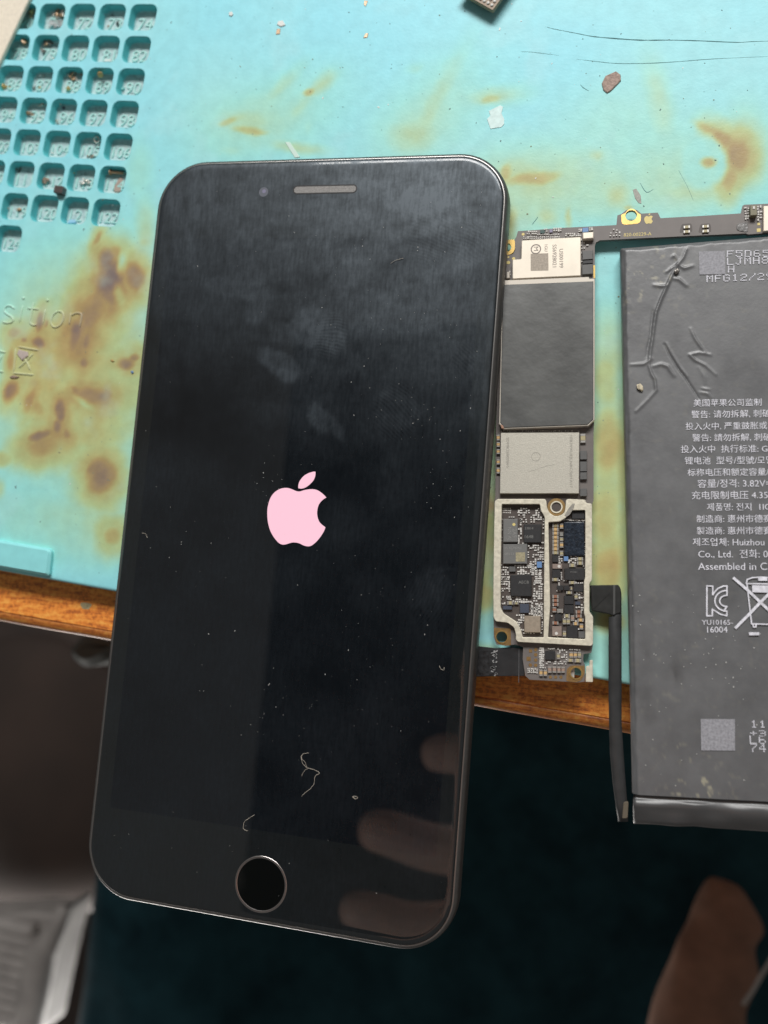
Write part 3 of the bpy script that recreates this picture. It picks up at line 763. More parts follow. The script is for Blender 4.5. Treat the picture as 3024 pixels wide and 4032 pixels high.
def build_battery():
    root = thing('battery', 'dark grey battery pack with white printed text, creased, hanging over the table edge', 'battery')
    ZB = 4.0
    tl = at(2449, 976, ZB); bl = at(2499, 3129, ZB)
    rt = at(3024, 934, ZB)
    ey = bl - tl; Lb = np.linalg.norm(ey[:2]); ey = ey / Lb; ey = ey[:2]; ex = np.array([-ey[1], ey[0]])
    WB = 56.0
    wor = lambda X, Y: np.array([tl[0] + ex[0] * X + ey[0] * Y, tl[1] + ex[1] * X + ey[1] * Y])
    0 and print('', math.degrees(math.atan2(ex[1], ex[0])), math.degrees(math.atan2(rt[1] - tl[1], rt[0] - tl[0])), Lb)
    loc = lambda u, v: (lambda d: (float(d @ ex), float(d @ ey)))(at(u, v, ZB)[:2] - tl[:2])
    Mb = bpy.data.materials.new('grey_battery_foil'); Mb.use_nodes = True; nt = Mb.node_tree; L = nt.links.new
    b = nt.nodes['Principled BSDF']; g = N(nt, 'ShaderNodeNewGeometry')
    n1 = N(nt, 'ShaderNodeTexNoise', i_Scale=.12 / MM, i_Detail=7.0, i_Roughness=.65); L(g.outputs['Position'], n1.inputs['Vector'])
    r1 = N(nt, 'ShaderNodeMapRange', i_From_Min=.35, i_From_Max=.68, i_To_Min=.38, i_To_Max=.50); b.inputs['Specular IOR Level'].default_value = .9; L(n1.outputs['Fac'], r1.inputs['Value']); L(r1.outputs['Result'], b.inputs['Roughness'])
    cr = N(nt, 'ShaderNodeValToRGB'); cr.color_ramp.elements[0].position = .3; cr.color_ramp.elements[0].color = (.108, .110, .115, 1); cr.color_ramp.elements[1].position = .7; cr.color_ramp.elements[1].color = (.150, .153, .158, 1)
    L(n1.outputs['Fac'], cr.inputs['Fac'])
    dirt = N(nt, 'ShaderNodeAttribute', attribute_name='dirt')
    mx = N(nt, 'ShaderNodeMix', data_type='RGBA', i_B=(.36, .34, .26, 1)); L(dirt.outputs['Fac'], mx.inputs['Factor']); L(cr.outputs['Color'], mx.inputs['A'])
    sm = N(nt, 'ShaderNodeAttribute', attribute_name='dark_tone'); mx2 = N(nt, 'ShaderNodeMix', data_type='RGBA', i_B=(.055, .055, .056, 1)); L(sm.outputs['Fac'], mx2.inputs['Factor']); L(mx.outputs['Result'], mx2.inputs['A']); L(mx2.outputs['Result'], b.inputs['Base Color'])
    n2 = N(nt, 'ShaderNodeTexNoise', i_Scale=1.6 / MM, i_Detail=4.0); L(g.outputs['Position'], n2.inputs['Vector'])
    bp = N(nt, 'ShaderNodeBump', i_Strength=.5, i_Distance=.03 * MM); L(n2.outputs['Fac'], bp.inputs['Height']); L(bp.outputs['Normal'], b.inputs['Normal'])
    # top skin as a fine grid with creases
    xs = np.concatenate([np.linspace(0, 34, 170), np.linspace(34, WB, 12)[1:]]); ysn = np.concatenate([np.linspace(0, 46, 210), np.linspace(46, Lb, 120)[1:]])
    X, Y = np.meshgrid(xs, ysn); Xr, Yr = X.ravel(), Y.ravel(); Z = np.zeros(len(Xr))
    K = crop(2340, 960, 2.4254)
    ridges = [  # points, width mm, height mm
        ([(880,50),(850,130),(805,185),(740,300),(700,390),(640,520),(590,650),(570,780),(555,900),(540,1000),(530,1090)], .42, .46),
        ([(560,640),(545,780),(535,900),(510,1000),(500,1080)], .30, -.22),
        ([(800,190),(730,240),(690,270)], .35, .32), ([(790,150),(760,110),(740,130)], .35, .22), ([(800,200),(860,235),(940,210)], .45, .30),
        ([(750,330),(810,340),(880,400)], .5, .28), ([(690,400),(640,405),(570,395)], .5, .28), ([(530,1090),(520,1160),(550,1250),(575,1290),(590,1400),(520,1480),(400,1600)], .42, .36),
        ([(550,1100),(470,1150),(350,1155)], .4, .3), ([(560,1170),(640,1150),(700,1170),(760,1260)], .5, .32), ([(670,960),(720,1060),(800,1190),(870,1280),(950,1400),(1000,1480)], .24, -.42), ([(690,950),(740,1050),(820,1180),(890,1270)], .3, .18),
        ([(920,810),(960,900),(1000,960),(1060,1040)], .4, .26), ([(1110,1060),(1000,1040),(910,1060),(960,1110),(1060,1160),(1160,1250)], .38, .28), ([(1000,1180),(1050,1270),(1060,1330)], .6, .12),
        ([(1010,1420),(1080,1430),(1110,1470)], .5, .2), ([(1030,1380),(1100,1395)], .4, .2)]
    for pts, w, h in ridges:
        P = [np.array(loc(*K(*q))) for q in pts]
        best = np.full(len(Xr), 9e9); par = np.zeros(len(Xr)); nseg = len(P) - 1
        for i in range(nseg):
            a, c = P[i], P[i + 1]; d = c - a; l2 = d @ d
            t = np.clip(((Xr - a[0]) * d[0] + (Yr - a[1]) * d[1]) / l2, 0, 1)
            dd = np.hypot(Xr - a[0] - t * d[0], Yr - a[1] - t * d[1])
            m_ = dd < best; best[m_] = dd[m_]; par[m_] = (i + t[m_]) / nseg
        w = w * .60; Z += h * .85 * (.5 * np.exp(-(best / w) ** 2) + .6 * np.exp(-best / (.6 * w))) * (.45 + .55 * np.sin(np.pi * np.clip(par, .03, .97))) * (.8 + .4 * fbm(Xr * .6, Yr * .6, 61))
    Z += .05 * (fbm(Xr * .06, Yr * .06, 63, 3) - .5) + .03 * (fbm(Xr * .5, Yr * .5, 64, 3) - .5) * sstep(70, 20, Xr * 3)
    edge = np.minimum(Xr, Yr) ; rag = fbm(Xr * .8, Yr * .35, 66, 4)
    Z -= .5 * (1 - sstep(0, .9, edge + .4 * (rag - .5))) ** 2
    Z += .12 * (rag - .5) * (1 - sstep(0, 3, edge))
    nx = len(xs); ny = len(ysn)
    V = [(*wor(a + .25 * (vnoise(np.array([bb * .5]), np.array([3.0]), 70)[0] - .5) * (a < .01), bb), ZB + z) for a, bb, z in zip(Xr, Yr, Z)]
    F = [(j * nx + i, (j + 1) * nx + i, (j + 1) * nx + i + 1, j * nx + i + 1) for j in range(ny - 1) for i in range(nx - 1)]
    nb = len(V)
    # sides: down the left and along the top
    side = [(-.25, ZB - .9), (-.35, ZB - 2.2), (-.1, .25), (.6, .05)]
    for dx, z in side: V += [(*wor(dx, y_), z) for y_ in ysn]
    for k in range(len(side)):
        for j in range(ny - 1):
            up = [j * nx, (j + 1) * nx] if k == 0 else [nb + (k - 1) * ny + j, nb + (k - 1) * ny + j + 1]
            F.append((up[0], nb + k * ny + j, nb + k * ny + j + 1, up[1]))
    nb2 = len(V)
    for dy, z in side: V += [(*wor(x_, dy), z) for x_ in xs]
    for k in range(len(side)):
        for i in range(nx - 1):
            up = [i, i + 1] if k == 0 else [nb2 + (k - 1) * nx + i, nb2 + (k - 1) * nx + i + 1]
            F.append((up[1], nb2 + k * nx + i + 1, nb2 + k * nx + i, up[0]))
    F.append((0, nb2, nb))
    F.append((nb, nb2, nb2 + nx, nb + ny)); F.append((nb + ny, nb2 + nx, nb2 + 2 * nx, nb + 2 * ny))
    body = mesh_obj('cell_body', V, F, Mb, root, True)
    bm = bmesh.new(); bm.from_mesh(body.data); bmesh.ops.recalc_face_normals(bm, faces=bm.faces[:]); bm.to_mesh(body.data); bm.free()
    dv = np.zeros(len(V)); D = sstep(.62, .85, fbm(Xr * .9, Yr * .9, 68, 5))
    def spot(u, v, r): a, c = loc(u, v); return np.exp(-(((Xr - a) ** 2 + (Yr - c) ** 2) / r ** 2))
    dm = .12 + spot(2560, 1070, 5) * 1.0 + spot(2510, 1120, 3) + spot(2700, 3110, 5) * 1.1 + spot(2760, 3120, 4) + spot(2660, 2950, 2) * .8 + .5 * spot(2540, 2600, 6)
    dv[:len(Xr)] = np.clip(D * dm * .9, 0, 1); set_attr(body.data, 'dirt', dv)
    sv = np.zeros(len(V)); S_ = sstep(.45, .75, fbm(Xr * .35, Yr * .22, 91, 5)); sm_ = .10 + .6 * spot(2648, 2600, 1.6) + .6 * spot(2655, 2660, 1.4) + .5 * spot(2530, 2590, 2) + .5 * spot(2732, 2612, 1.0) + .3 * spot(2530, 2760, 3)
    sv[:len(Xr)] = np.clip(S_ * sm_, 0, .8); set_attr(body.data, 'dark_tone', sv)
    # folded end flap below the crease
    xs2 = np.linspace(-.2, WB, 90); fl = [(0.0, -.05), (.25, -.55), (.5, -.75), (.9, -.35), (1.4, -.15), (2.2, -.25), (3.4, -.75), (4.6, -1.25), (5.4, -1.7), (5.75, -2.4), (5.6, -3.6), (3.0, -3.7)]
    V2 = []; 
    for k, (dy, dz) in enumerate(fl):
        for x_ in xs2:
            w_ = (vnoise(np.array([x_ * .28]), np.array([k * .4]), 71)[0] - .5); V2.append((*wor(x_, Lb + dy + .3 * w_ * (k > 6)), ZB + dz + .8 * w_ * (2 < k < 9) + .22 * math.sin(k * 1.9 + x_ * .12) * (3 < k < 9)))
    n2x = len(xs2)
    F2 = [(k * n2x + i, (k + 1) * n2x + i, (k + 1) * n2x + i + 1, k * n2x + i + 1) for k in range(len(fl) - 1) for i in range(n2x - 1)]
    F2.append(tuple(k * n2x for k in range(len(fl))))
    fo = mesh_obj('end_flap', V2, F2, Mb, root, True); set_attr(fo.data, 'dirt', np.zeros(len(V2))); set_attr(fo.data, 'dark_tone', np.array([.65 + .35 * vnoise(np.array([q[0] * .2]), np.array([q[1] * .9]), 93)[0] for q in V2]))  # same foil, darkened unevenly over the whole flap
    bm = bmesh.new(); bm.from_mesh(fo.data); bmesh.ops.recalc_face_normals(bm, faces=bm.faces[:]); bm.to_mesh(fo.data); bm.free()
    # --- printing
    Zp = ZB + .12
    Tx = crop(2500, 1500, 3.1603)
    lines = [("美国苹果公司监制", 730, 312, 1577, 300, None), ("警告: 请勿拆解, 刺破", 703, 455, 1690, 440, None), ("投入火中, 严重鼓胀或", 632, 602, 1645, 590, None), ("警告: 請勿拆解, 刺破", 715, 745, 1700, 735, None),
             ("投入火中  执行标准: GB", 572, 888, 1720, 878, None), ("锂电池  型号/型號/모델", 620, 1030, 1720, 1022, None), ("标称电压和额定容量/", 655, 1176, 1665, 1168, None), ("容量/정격: 3.82V=", 780, 1320, 1690, 1312, None),
             ("充电限制电压 4.35V", 708, 1465, 1735, 1458, None), ("제품명: 전지  1ICP", 898, 1607, 1750, 1602, None), ("制造商: 惠州市德赛", 768, 1755, 1705, 1752, None), ("製造商: 惠州市德賽", 770, 1902, 1705, 1900, None),
             ("제조업체: Huizhou", 720, 2045, 1612, 2045, None), ("Co., Ltd.  전화: 08", 790, 2195, 1720, 2195, None)]
    for s, x0, y0, x1, y1, _ in lines:
        text_between('printed_line', s, at(*Tx(x0, y0), Zp), at(*Tx(x1, y1), Zp), M_PRINT, root)
    T2 = crop(2300, 2200, 2.0110)
    text_between('printed_line', "Assembled in C", at(*T2(903, 88), Zp), at(*T2(1450, 88), Zp), M_PRINT, root)
    text_between('printed_line', "YU10165-", at(*T2(933, 523), Zp), at(*T2(1178, 523), Zp), M_PRINT, root)
    text_between('printed_line', "16004", at(*T2(975, 584), Zp), at(*T2(1136, 584), Zp), M_PRINT, root)
    T3 = crop(2300, 780, 2.2914)
    dot_text('printed_line', "F5D65", at(*T3(1285, 535), Zp), at(*T3(1690, 528), Zp), 1.35, root, M_PRINT)
    dot_text('printed_line', "LJMH8", at(*T3(1288, 605), Zp), at(*T3(1680, 590), Zp), 1.4, root, M_PRINT)
    dot_text('printed_line', "H", at(*T3(1296, 672), Zp), at(*T3(1372, 670), Zp), 1.35, root, M_PRINT)
    dot_text('printed_line', "MFG12/29", at(*T3(1103, 760), Zp), at(*T3(1720, 735), Zp), 1.4, root, M_PRINT)
    dot_text('printed_line', "11", at(*T2(1320, 1337), Zp), at(*T2(1456, 1339), Zp), 1.3, root, M_PRINT)
    dot_text('printed_line', "+3", at(*T2(1315, 1405), Zp), at(*T2(1456, 1407), Zp), 1.05, root, M_PRINT)
    dot_text('printed_line', "L6", at(*T2(1312, 1466), Zp), at(*T2(1456, 1468), Zp), 1.5, root, M_PRINT)
    dot_text('printed_line', "74", at(*T2(1320, 1530), Zp), at(*T2(1456, 1532), Zp), 1.5, root, M_PRINT)
    # plain patches where the square codes are printed
    Mp = mat('grey_code_patch', (.33, .33, .36), .6, noise=(2.4, .25))
    for cr_, q in ((T3, ((1035,482),(1270,475),(1275,685),(1040,690))), (T2, ((923,1268),(1194,1270),(1195,1520),(927,1518)))):
        P = [at(*cr_(*p_), Zp) for p_ in q]; mesh_obj('code_patch', P, [(0, 1, 2, 3)], Mp, root)
    # KC mark (outlined letters) and crossed-out bin
    kz = [0.0]
    def strokes(name, polys, r):
        mb = MB()
        for pl in polys:
            P = [at(*T2(*q), Zp) for q in pl]
            for a, c in zip(P[:-1], P[1:]):
                d = c - a; Ls = np.linalg.norm(d); kz[0] += .003; mb.box((a + c) / 2 + np.array([0, 0, kz[0]]), (Ls + r * .7, r, .02), math.atan2(d[1], d[0]))
        return mb.build(name, M_PRINT, root)
    arc = lambda cx, cy, rx, ry, a0, a1, n=14: [(cx + rx * math.cos(math.radians(a0 + (a1 - a0) * k / n)), cy + ry * math.sin(math.radians(a0 + (a1 - a0) * k / n))) for k in range(n + 1)]
    strokes('certification_mark', [[(972,215),(972,452),(1015,452),(1015,435)] + [(1015,400),(1040,415),(1080,440)] + [(1130,452),(1130,415)] + arc(1130,333,95,82,90,270) + [(1130,215)] + [(1100,217),(1060,235),(1035,260),(1018,285),(1018,217),(972,215)],
                                   [(1130,415),(1105,415)] + [(1130,378)] + arc(1130,334,58,44,90,270) + [(1130,255)]], .26)
    strokes('bin_symbol', [[(1185,155),(1290,245),(1395,345),(1560,500)], [(1200,545),(1310,435),(1395,345),(1560,180)]], .5)
    strokes('bin_symbol', [[(1283,195),(1290,165),(1330,150),(1400,145),(1480,150)], [(1283,197),(1500,200)], [(1288,200),(1325,515),(1480,520)], [(1335,520),(1340,540),(1358,540),(1360,520)]], .24)
    strokes('bin_symbol', [[(1350,238),(1440,240)]], 1.3); strokes('bin_symbol', [[(1385,162),(1440,162)]], .6)
    strokes('bin_symbol', [[(1312,594),(1376,594)]], .55)
    # --- black connector ribbon down the left side
    Mr = mat('black_ribbon', (.035, .036, .037), .42, noise=(.5, .2)); Mc = mat('black_connector', (.028, .029, .028), .36, noise=(.6, .25))
    zr = 3.0
    Lft = [(2413,2425),(2397,2430),(2396,2560),(2396,2697),(2398,2850),(2402,2971),(2412,3080),(2424,3170),(2434,3234)]
    Rgt = [(2447,2330),(2448,2430),(2448,2560),(2448,2697),(2448,2846),(2455,2960),(2462,3060),(2469,3150),(2474,3236)]
    V = []; F = []
    for (a, c) in zip(Lft, Rgt):
        pa, pc = at(*a, zr), at(*c, zr)
        for t, dz in ((0, -.35), (0, 0), (.25, .22), (.75, .16), (1, -.2), (1, -.5)): p = pa * (1 - t) + pc * t; V.append((p[0], p[1], p[2] + dz))
    for k in range(len(Lft) - 1):
        for j in range(5): F.append((k * 6 + j, (k + 1) * 6 + j, (k + 1) * 6 + j + 1, k * 6 + j + 1))
        F.append((k * 6 + 5, (k + 1) * 6 + 5, (k + 1) * 6, k * 6))
    F += [tuple(range(6)), tuple(range(len(V) - 6, len(V)))]
    rb = mesh_obj('connector_ribbon', V, F, Mr, root, True)
    bm = bmesh.new(); bm.from_mesh(rb.data); bmesh.ops.recalc_face_normals(bm, faces=bm.faces[:]); bm.to_mesh(rb.data); bm.free()
    mb = MB(); mb.prism(round_poly([tuple(at(*T2(*q), zr)[:2]) for q in ((45,210),(270,207),(292,240),(292,430),(215,452),(200,440),(60,412))], [.1, .1, .5, .3, .2, .2, .1], 4), 1.2, zr + .45, .2)
    cn = mb.build('connector', Mc, root)
    mb = MB(); mb.prism([tuple(at(*T2(*q), zr + .5)[:2]) for q in ((228,210),(248,209),(246,440),(228,444))], zr + .4, zr + .62, .05); mb.build('connector_fold', mat('ribbon_fold', (.09, .092, .09), .4), cn)
    mb = MB(); mb.prism(round_poly([tuple(at(*T2(*q), zr + .3)[:2]) for q in ((312,1925),(352,1925),(345,2055),(300,2060))], .3, 2), zr - .5, zr + .35, .1); mb.build('ribbon_tab', mat('tan_ribbon_tab', (.14, .12, .09), .35), root)
    return root
build_battery()

# ------------------------------------------------------------------ logic board
M_PCB = mat('brown_solder_mask', (.095, .078, .070), .45, noise=(.5, .12)); M_PCBG = mat('grey_brown_solder_mask', (.185, .165, .155), .45, noise=(.4, .08))
M_GOLD = mat('gold_plate', (.80, .56, .20), .3, .9, noise=(1, .1)); M_BRASS = mat('dull_brass', (.52, .34, .15), .38, .85, noise=(1.2, .18)); M_GOLDINK = mat('gold_ink', (.80, .66, .25), .45)
M_CREAM = mat('cream_shield_metal', (.84, .76, .64), .42, .25, noise=(.35, .06)); M_FENCE = mat('pale_fence_metal', (.80, .75, .61), .45, .25, noise=(1.1, .16), bump=(1.5, .06))
M_NAND = mat('rough_silver_chip', (.58, .555, .48), .5, .3, noise=(5, .10), bump=(4.5, .035)); M_FILM = mat('grey_black_film', (.095, .098, .094), .42, spec=.8, noise=(.10, .42), bump=(.5, .05))
M_SILVER = mat('bare_solder_silver', (.72, .70, .66), .3, .7); M_STEEL = mat('bright_steel', (.78, .72, .63), .30, .35)
M_EPOXY = mat('dark_blue_epoxy', (.018, .026, .040), .3, noise=(2.2, .6), bump=(1.8, .10))
CHIP = {'char': mat('charcoal_chip', (.030, .030, .032), .5, noise=(2, .15)), 'grey': mat('grey_chip', (.185, .185, .180), .5, noise=(1.5, .06)), 'mid': mat('mid_grey_chip', (.13, .13, .128), .5, noise=(1.5, .08)),
        'tan': mat('tan_metal_chip', (.44, .37, .29), .4, .3, noise=(1.5, .12)), 'blue': mat('blue_chip', (.16, .30, .56), .4), 'slate': mat('slate_blue_chip', (.075, .09, .125), .4), 'green': mat('dark_green_chip', (.03, .09, .08), .4),
        'mauve': mat('mauve_chip', (.28, .26, .36), .4), 'pink': mat('pinkish_can', (.34, .27, .235), .4, .2, noise=(1.2, .1)), 'olive': mat('olive_component', (.22, .20, .125), .4)}
CAPC = {'o': mat('orange_ceramic', (.66, .44, .20), .45), 't': mat('tan_ceramic', (.48, .42, .25), .45), 'r': mat('rust_ceramic', (.34, .16, .10), .45), 'g': mat('grey_ceramic', (.30, .30, .28), .45), 'p': mat('pink_brown_ceramic', (.40, .28, .22), .45), 'w': mat('white_ceramic', (.72, .70, .66), .4)}

def unit_box(bev=.06):
    mb = MB(); mb.prism([(-.5, -.5), (.5, -.5), (.5, .5), (-.5, .5)], 0, 1, 0); 
    # small chamfer on the top
    i = .5 - bev; mb = MB()
    V = [(-.5,-.5,0),(.5,-.5,0),(.5,.5,0),(-.5,.5,0),(-.5,-.5,.86),(.5,-.5,.86),(.5,.5,.86),(-.5,.5,.86),(-i,-i,1),(i,-i,1),(i,i,1),(-i,i,1)]
    F = [(0,1,5,4),(1,2,6,5),(2,3,7,6),(3,0,4,7),(4,5,9,8),(5,6,10,9),(6,7,11,10),(7,4,8,11),(8,9,10,11),(3,2,1,0)]
    return V, F
def unit_mesh(name, m, bev=.03):
    V, F = unit_box(bev); me = bpy.data.meshes.new(name); me.from_pydata([(a * MM, b * MM, c * MM) for a, b, c in V], [], F); me.materials.append(m); return me
CHIP_ME = {k: unit_mesh('chip', m) for k, m in CHIP.items()}
def cap_mesh(m):
    mb = MB()
    for x, w, s, mi in ((0, .50, .94, 0), (-.37, .26, 1.0, 1), (.37, .26, 1.0, 1)): 
        mb.add([((q[0] * w) + x, q[1] * s, q[2] * s) for q in unit_box(.10)[0]], unit_box()[1], mi)
    o = mb.build('capacitor', [m, M_SILVER]); me = o.data; bpy.data.objects.remove(o); return me
CAP_ME = {k: cap_mesh(m) for k, m in CAPC.items()}

def build_board():
    root = thing('logic_board', 'long brown phone circuit board with metal shields and gold screw eyes beside the phone', 'circuit board')
    ZP = 2.2                                      # upper face of the board
    C78 = crop(1900, 780, 3.19); C23 = crop(2300, 780, 2.2914); C16 = crop(1900, 1640, 3.19); C19 = crop(1900, 1940, 3.456); C22 = crop(1900, 2240, 3.456); C24 = crop(1850, 2480, 2.633); C10 = crop(1900, 1080, 3.19)
    pt = lambda c, q, z=ZP: tuple(at(*c(*q), z)[:2]) if c else tuple(at(*q, z)[:2])
    # outline
    O = [(2039,910),(2113,905),(2213,897),(2300,893),(2427,886),(2431,848),(2446,843),(2466,827),(2488,822),(2508,827),(2525,841),(2590,837),(2601,859),(2760,850),(2918,840),(2924,810),(2932,806),(3024,802),(3200,795),(3200,905),(3007,918),(2946,923),(2937,919),(2800,925),(2649,932),(2500,939),(2362,946),(2346,955),(2342,970),
         (2342,1105),(2340,1654),(2337,1703),(2337,1969),(2331,1985),(2331,2283),(2321,2298),(2321,2408),(2335,2428),(2335,2538),(2328,2571),(2298,2575),(2296,2600),(2304,2622),(2302,2684),(2268,2688),(2228,2684),(2085,2676),(2068,2660),(2058,2594),(2060,2548),(2030,2538),(1990,2541),(1955,2538),(1944,2510),(1944,2471),(1943,2400),(1946,1975),(1950,1960),(1953,1700),(1962,1400),(1972,1100),(1980,1012),(2000,1006),(2020,1000),(2028,985),(2026,945),(2034,930)]
    Zpoly = [pt(None, q) for q in O]
    holes = []
    def disc(u, v, r, n=20): 
        c = at(u, v, ZP); return [(c[0] + r * math.cos(t), c[1] + r * math.sin(t)) for t in np.linspace(0, 2 * math.pi, n + 1)[:-1]]
    hpos = [(2485,849,1.12), (2191,1997,.98), (1976,2508,1.1), (2268,2650,1.05)]
    for u, v, r in hpos: holes.append(disc(u, v, r))
    filled('circuit_board', [Zpoly] + holes, ZP - .8, ZP, M_PCBG, root)
    # darker mask inside the fence and on the tail
    dark = [pt(C22, q, ZP + .02) for q in ((235,-1050),(1400,-1010),(1400,955),(540,955),(500,800),(300,640),(235,560))]
    mesh_obj('solder_mask', [(*p, ZP + .02) for p in dark], [tuple(range(len(dark)))], M_PCB, root)
    # rounded stiff backing parts so the board sits on the mat
    mb = MB()
    for (u, v, w, h) in ((2200,1400,10,22),(2130,2250,14,20),(2700,890,18,2.5),(2180,960,10,5),(2180,2620,8,4)):
        c = at(u, v, ZP); mb.box((c[0], c[1], .7), (w, h, 1.38))
    mb.build('underside_shield', M_STEEL, root)
    # gold screw eyes
    def eye(poly, hole, z0, z1, m, name='screw_eye'): return filled(name, [poly, hole], z0, z1, m, root)
    eye(round_poly([pt(C23, q) for q in ((333,150),(375,135),(392,108),(425,95),(460,105),(485,135),(512,148),(510,228),(340,245))], [.3,.2,.6,.6,.6,.2,.3,.8,.8], 4), disc(2485,849,1.12), ZP - .82, ZP + .05, M_GOLD)
    c = at(1999, 974, ZP)
    g = [pt(C78, q) for q in ((230,530),(400,520),(408,560),(405,650),(380,690),(330,715),(230,722))]
    eye(round_poly(g, [.1,.3,.3,.8,.8,.3,.1], 3), [(at(*C78(325, 620), ZP)[0] - .35 + .95 * math.cos(t), at(*C78(325, 620), ZP)[1] + .95 * math.sin(t)) for t in np.linspace(0, 2 * math.pi, 20)[:-1]], ZP - .82, ZP + .05, M_GOLD)
    eye(disc(2191,1997,1.75), disc(2191,1997,.98), ZP, ZP + .18, M_BRASS); eye(disc(2191,1997,1.2), disc(2191,1997,.96), ZP + .1, ZP + .3, M_FENCE, 'eye_rim')
    eye(round_poly([pt(C22, q) for q in ((152,800),(385,812),(388,1040),(290,1045),(190,1010),(158,880))], [.3,.3,.2,.5,1.0,.5], 4), disc(1976,2508,1.1), ZP - .82, ZP + .08, M_BRASS); eye(disc(1976,2508,1.28), disc(1976,2508,1.06), ZP, ZP + .2, M_GOLD, 'eye_rim')
    eye(round_poly([pt(C24, q) for q in ((1000,530),(1005,405),(1050,368),(1190,372),(1190,460),(1150,530),(1090,545))], [.2,.6,.6,.2,.4,.8,.4], 4), disc(2268,2650,1.05), ZP - .82, ZP + .08, M_BRASS); eye(disc(2268,2650,1.26), disc(2268,2650,1.02), ZP, ZP + .2, M_GOLD, 'eye_rim')
    # writing on the bar
    text_between('board_number', "820-00229-A", at(*C23(357, 347), ZP + .03), at(*C23(607, 336), ZP + .03), M_GOLDINK, root)
    LB = [(.52,.33),(.72,.25),(.9,.28),(1.0,.37),(.88,.5),(.88,.66),(1.0,.78),(.85,.98),(.7,1.0),(.52,.95),(.32,1.0),(.15,.9),(.03,.65),(.03,.45),(.15,.3),(.35,.25)]
    LL = [(.50,.2),(.55,.08),(.72,0),(.70,.12),(.60,.2)]
    lg = lambda L_: [pt(C23, (541 + 78 * x, 140 + 95 * y - 6 * x), ZP) for x, y in L_]
    filled('printed_logo', [lg(smooth_loop(LB, 2)), lg(LL)], ZP + .01, ZP + .03, M_GOLDINK, root)
    # ---- shields
    mb = MB(); mb.prism(round_poly([pt(C78, q, 3.6) for q in ((490,530),(1235,485),(1235,975),(375,1015),(375,770),(485,765))], .25, 3), ZP, 3.6, .12)
    can = mb.build('shield_can', M_CREAM, root)
    tag(can, 'cream metal shield can with engraved code')
    Mi = mat('engraved_grey', (.30, .26, .23), .55)
    z = 3.63
    text_between('engraving', "SS6928021", at(*C78(880, 585), z), at(*C78(880, 868), z), Mi, can)
    text_between('engraving', "US00199", at(*C78(965, 640), z), at(*C78(965, 875), z), Mi, can)
    text_between('engraving', "1GU", at(*C78(780, 585), z), at(*C78(780, 670), z), Mi, can)
    cc = at(*C78(670, 640), z); ring = [[(cc[0] + r * math.cos(t), cc[1] + r * math.sin(t)) for t in np.linspace(0, 2 * math.pi, 25)[:-1]] for r in (1.05, .82)]
    filled('engraving', ring, z - .02, z, Mi, can); text_between('engraving', "M", at(*C78(645, 612), z), at(*C78(645, 662), z), Mi, can)
    q = [at(*C78(*p_), z) for p_ in ((605,700),(825,692),(828,908),(605,912))]; mesh_obj('code_patch', q, [(0, 1, 2, 3)], mat('tan_code_patch', (.42, .36, .29), .5, noise=(3, .2)), can)
    # black film shield: steel rim and film skin
    rim = [pt(C10, q_, 3.7) for q_ in ((250,75),(1335,30),(1345,55),(1412,50),(1408,1830),(1330,1905),(260,1945),(205,1880),(235,600))]
    mb = MB(); mb.prism(rim, ZP - .5, 3.7, .12); fr = mb.build('shield_rim', M_STEEL, root)
    film = [pt(C10, q_, 3.85) for q_ in ((262,130),(1330,88),(1393,86),(1392,1822),(1318,1888),(268,1928),(222,1860),(248,600))]
    mb = MB(); mb.prism(film, 3.6, 3.85, .1); fl = mb.build('film_cover', M_FILM, root); tag(fl, 'black film covered shield, slightly scuffed')
    mb = MB(); mb.prism([pt(C10, q_, 3.95) for q_ in ((225,1885),(262,1900),(270,1940),(235,1935))], 3.2, 3.9, .1); mb.build('film_corner', mat('copper_corner', (.45, .26, .18), .5), root)
    # big silver memory chip
    mb = MB(); mb.prism([pt(C16, q_, 3.3) for q_ in ((230,205),(1215,200),(1210,965),(218,965))], ZP, 3.3, .06); nd = mb.build('memory_chip', M_NAND, root)
    tag(nd, 'large rough silver chip with faint engraved lines')
    Mn = mat('faint_engraving', (.36, .345, .30), .6)
    text_between('engraving', "SDMK26802065", at(*C16(300, 265), 3.33), at(*C16(300, 640), 3.33), Mn, nd, height=.55); text_between('engraving', "1EB3VXUEJLNRC5J01A17", at(*C16(1095, 240), 3.33), at(*C16(1095, 895), 3.33), Mn, nd, height=.55)
    cc = at(*C16(670, 505), 3.32); filled('engraving', [[(cc[0] + r * math.cos(t), cc[1] + r * math.sin(t)) for t in np.linspace(0, 2 * math.pi, 25)[:-1]] for r in (.9, .8)], 3.30, 3.32, Mn, nd)
    mb = MB(); mb.tube([at(*C16(*q_), 3.3) for q_ in ((575,695),(740,640),(905,600))], .035, 5); mb.build('scratch', Mn, nd)
    # pale fence with two windows
    ZF = 3.5
    outer = [pt(C19, q_, ZF) for q_ in ((165,115),(200,85),(850,85),(868,110),(875,190),(905,265),(960,310),(1010,320),(1070,305),(1115,265),(1128,200),(1135,100),(1160,85),(1400,95),(1410,140),(1490,150),(1490,1180))]
    outer += [pt(C22, q_, ZF) for q_ in ((1490,150),(1455,200),(1455,580),(1505,650),(1505,1020),(1480,1050),(480,995),(450,960),(455,900),(430,800),(345,735),(180,715),(148,660),(145,300))] + [pt(C19, q_, ZF) for q_ in ((150,900),(158,400))]
    w1 = [pt(C19, q_, ZF) for q_ in ((262,155),(780,155),(792,240),(845,330),(840,800))] + [pt(C22, q_, ZF) for q_ in ((835,300),(832,932),(545,932),(522,840),(462,720),(370,660),(285,605),(245,525),(245,200))]
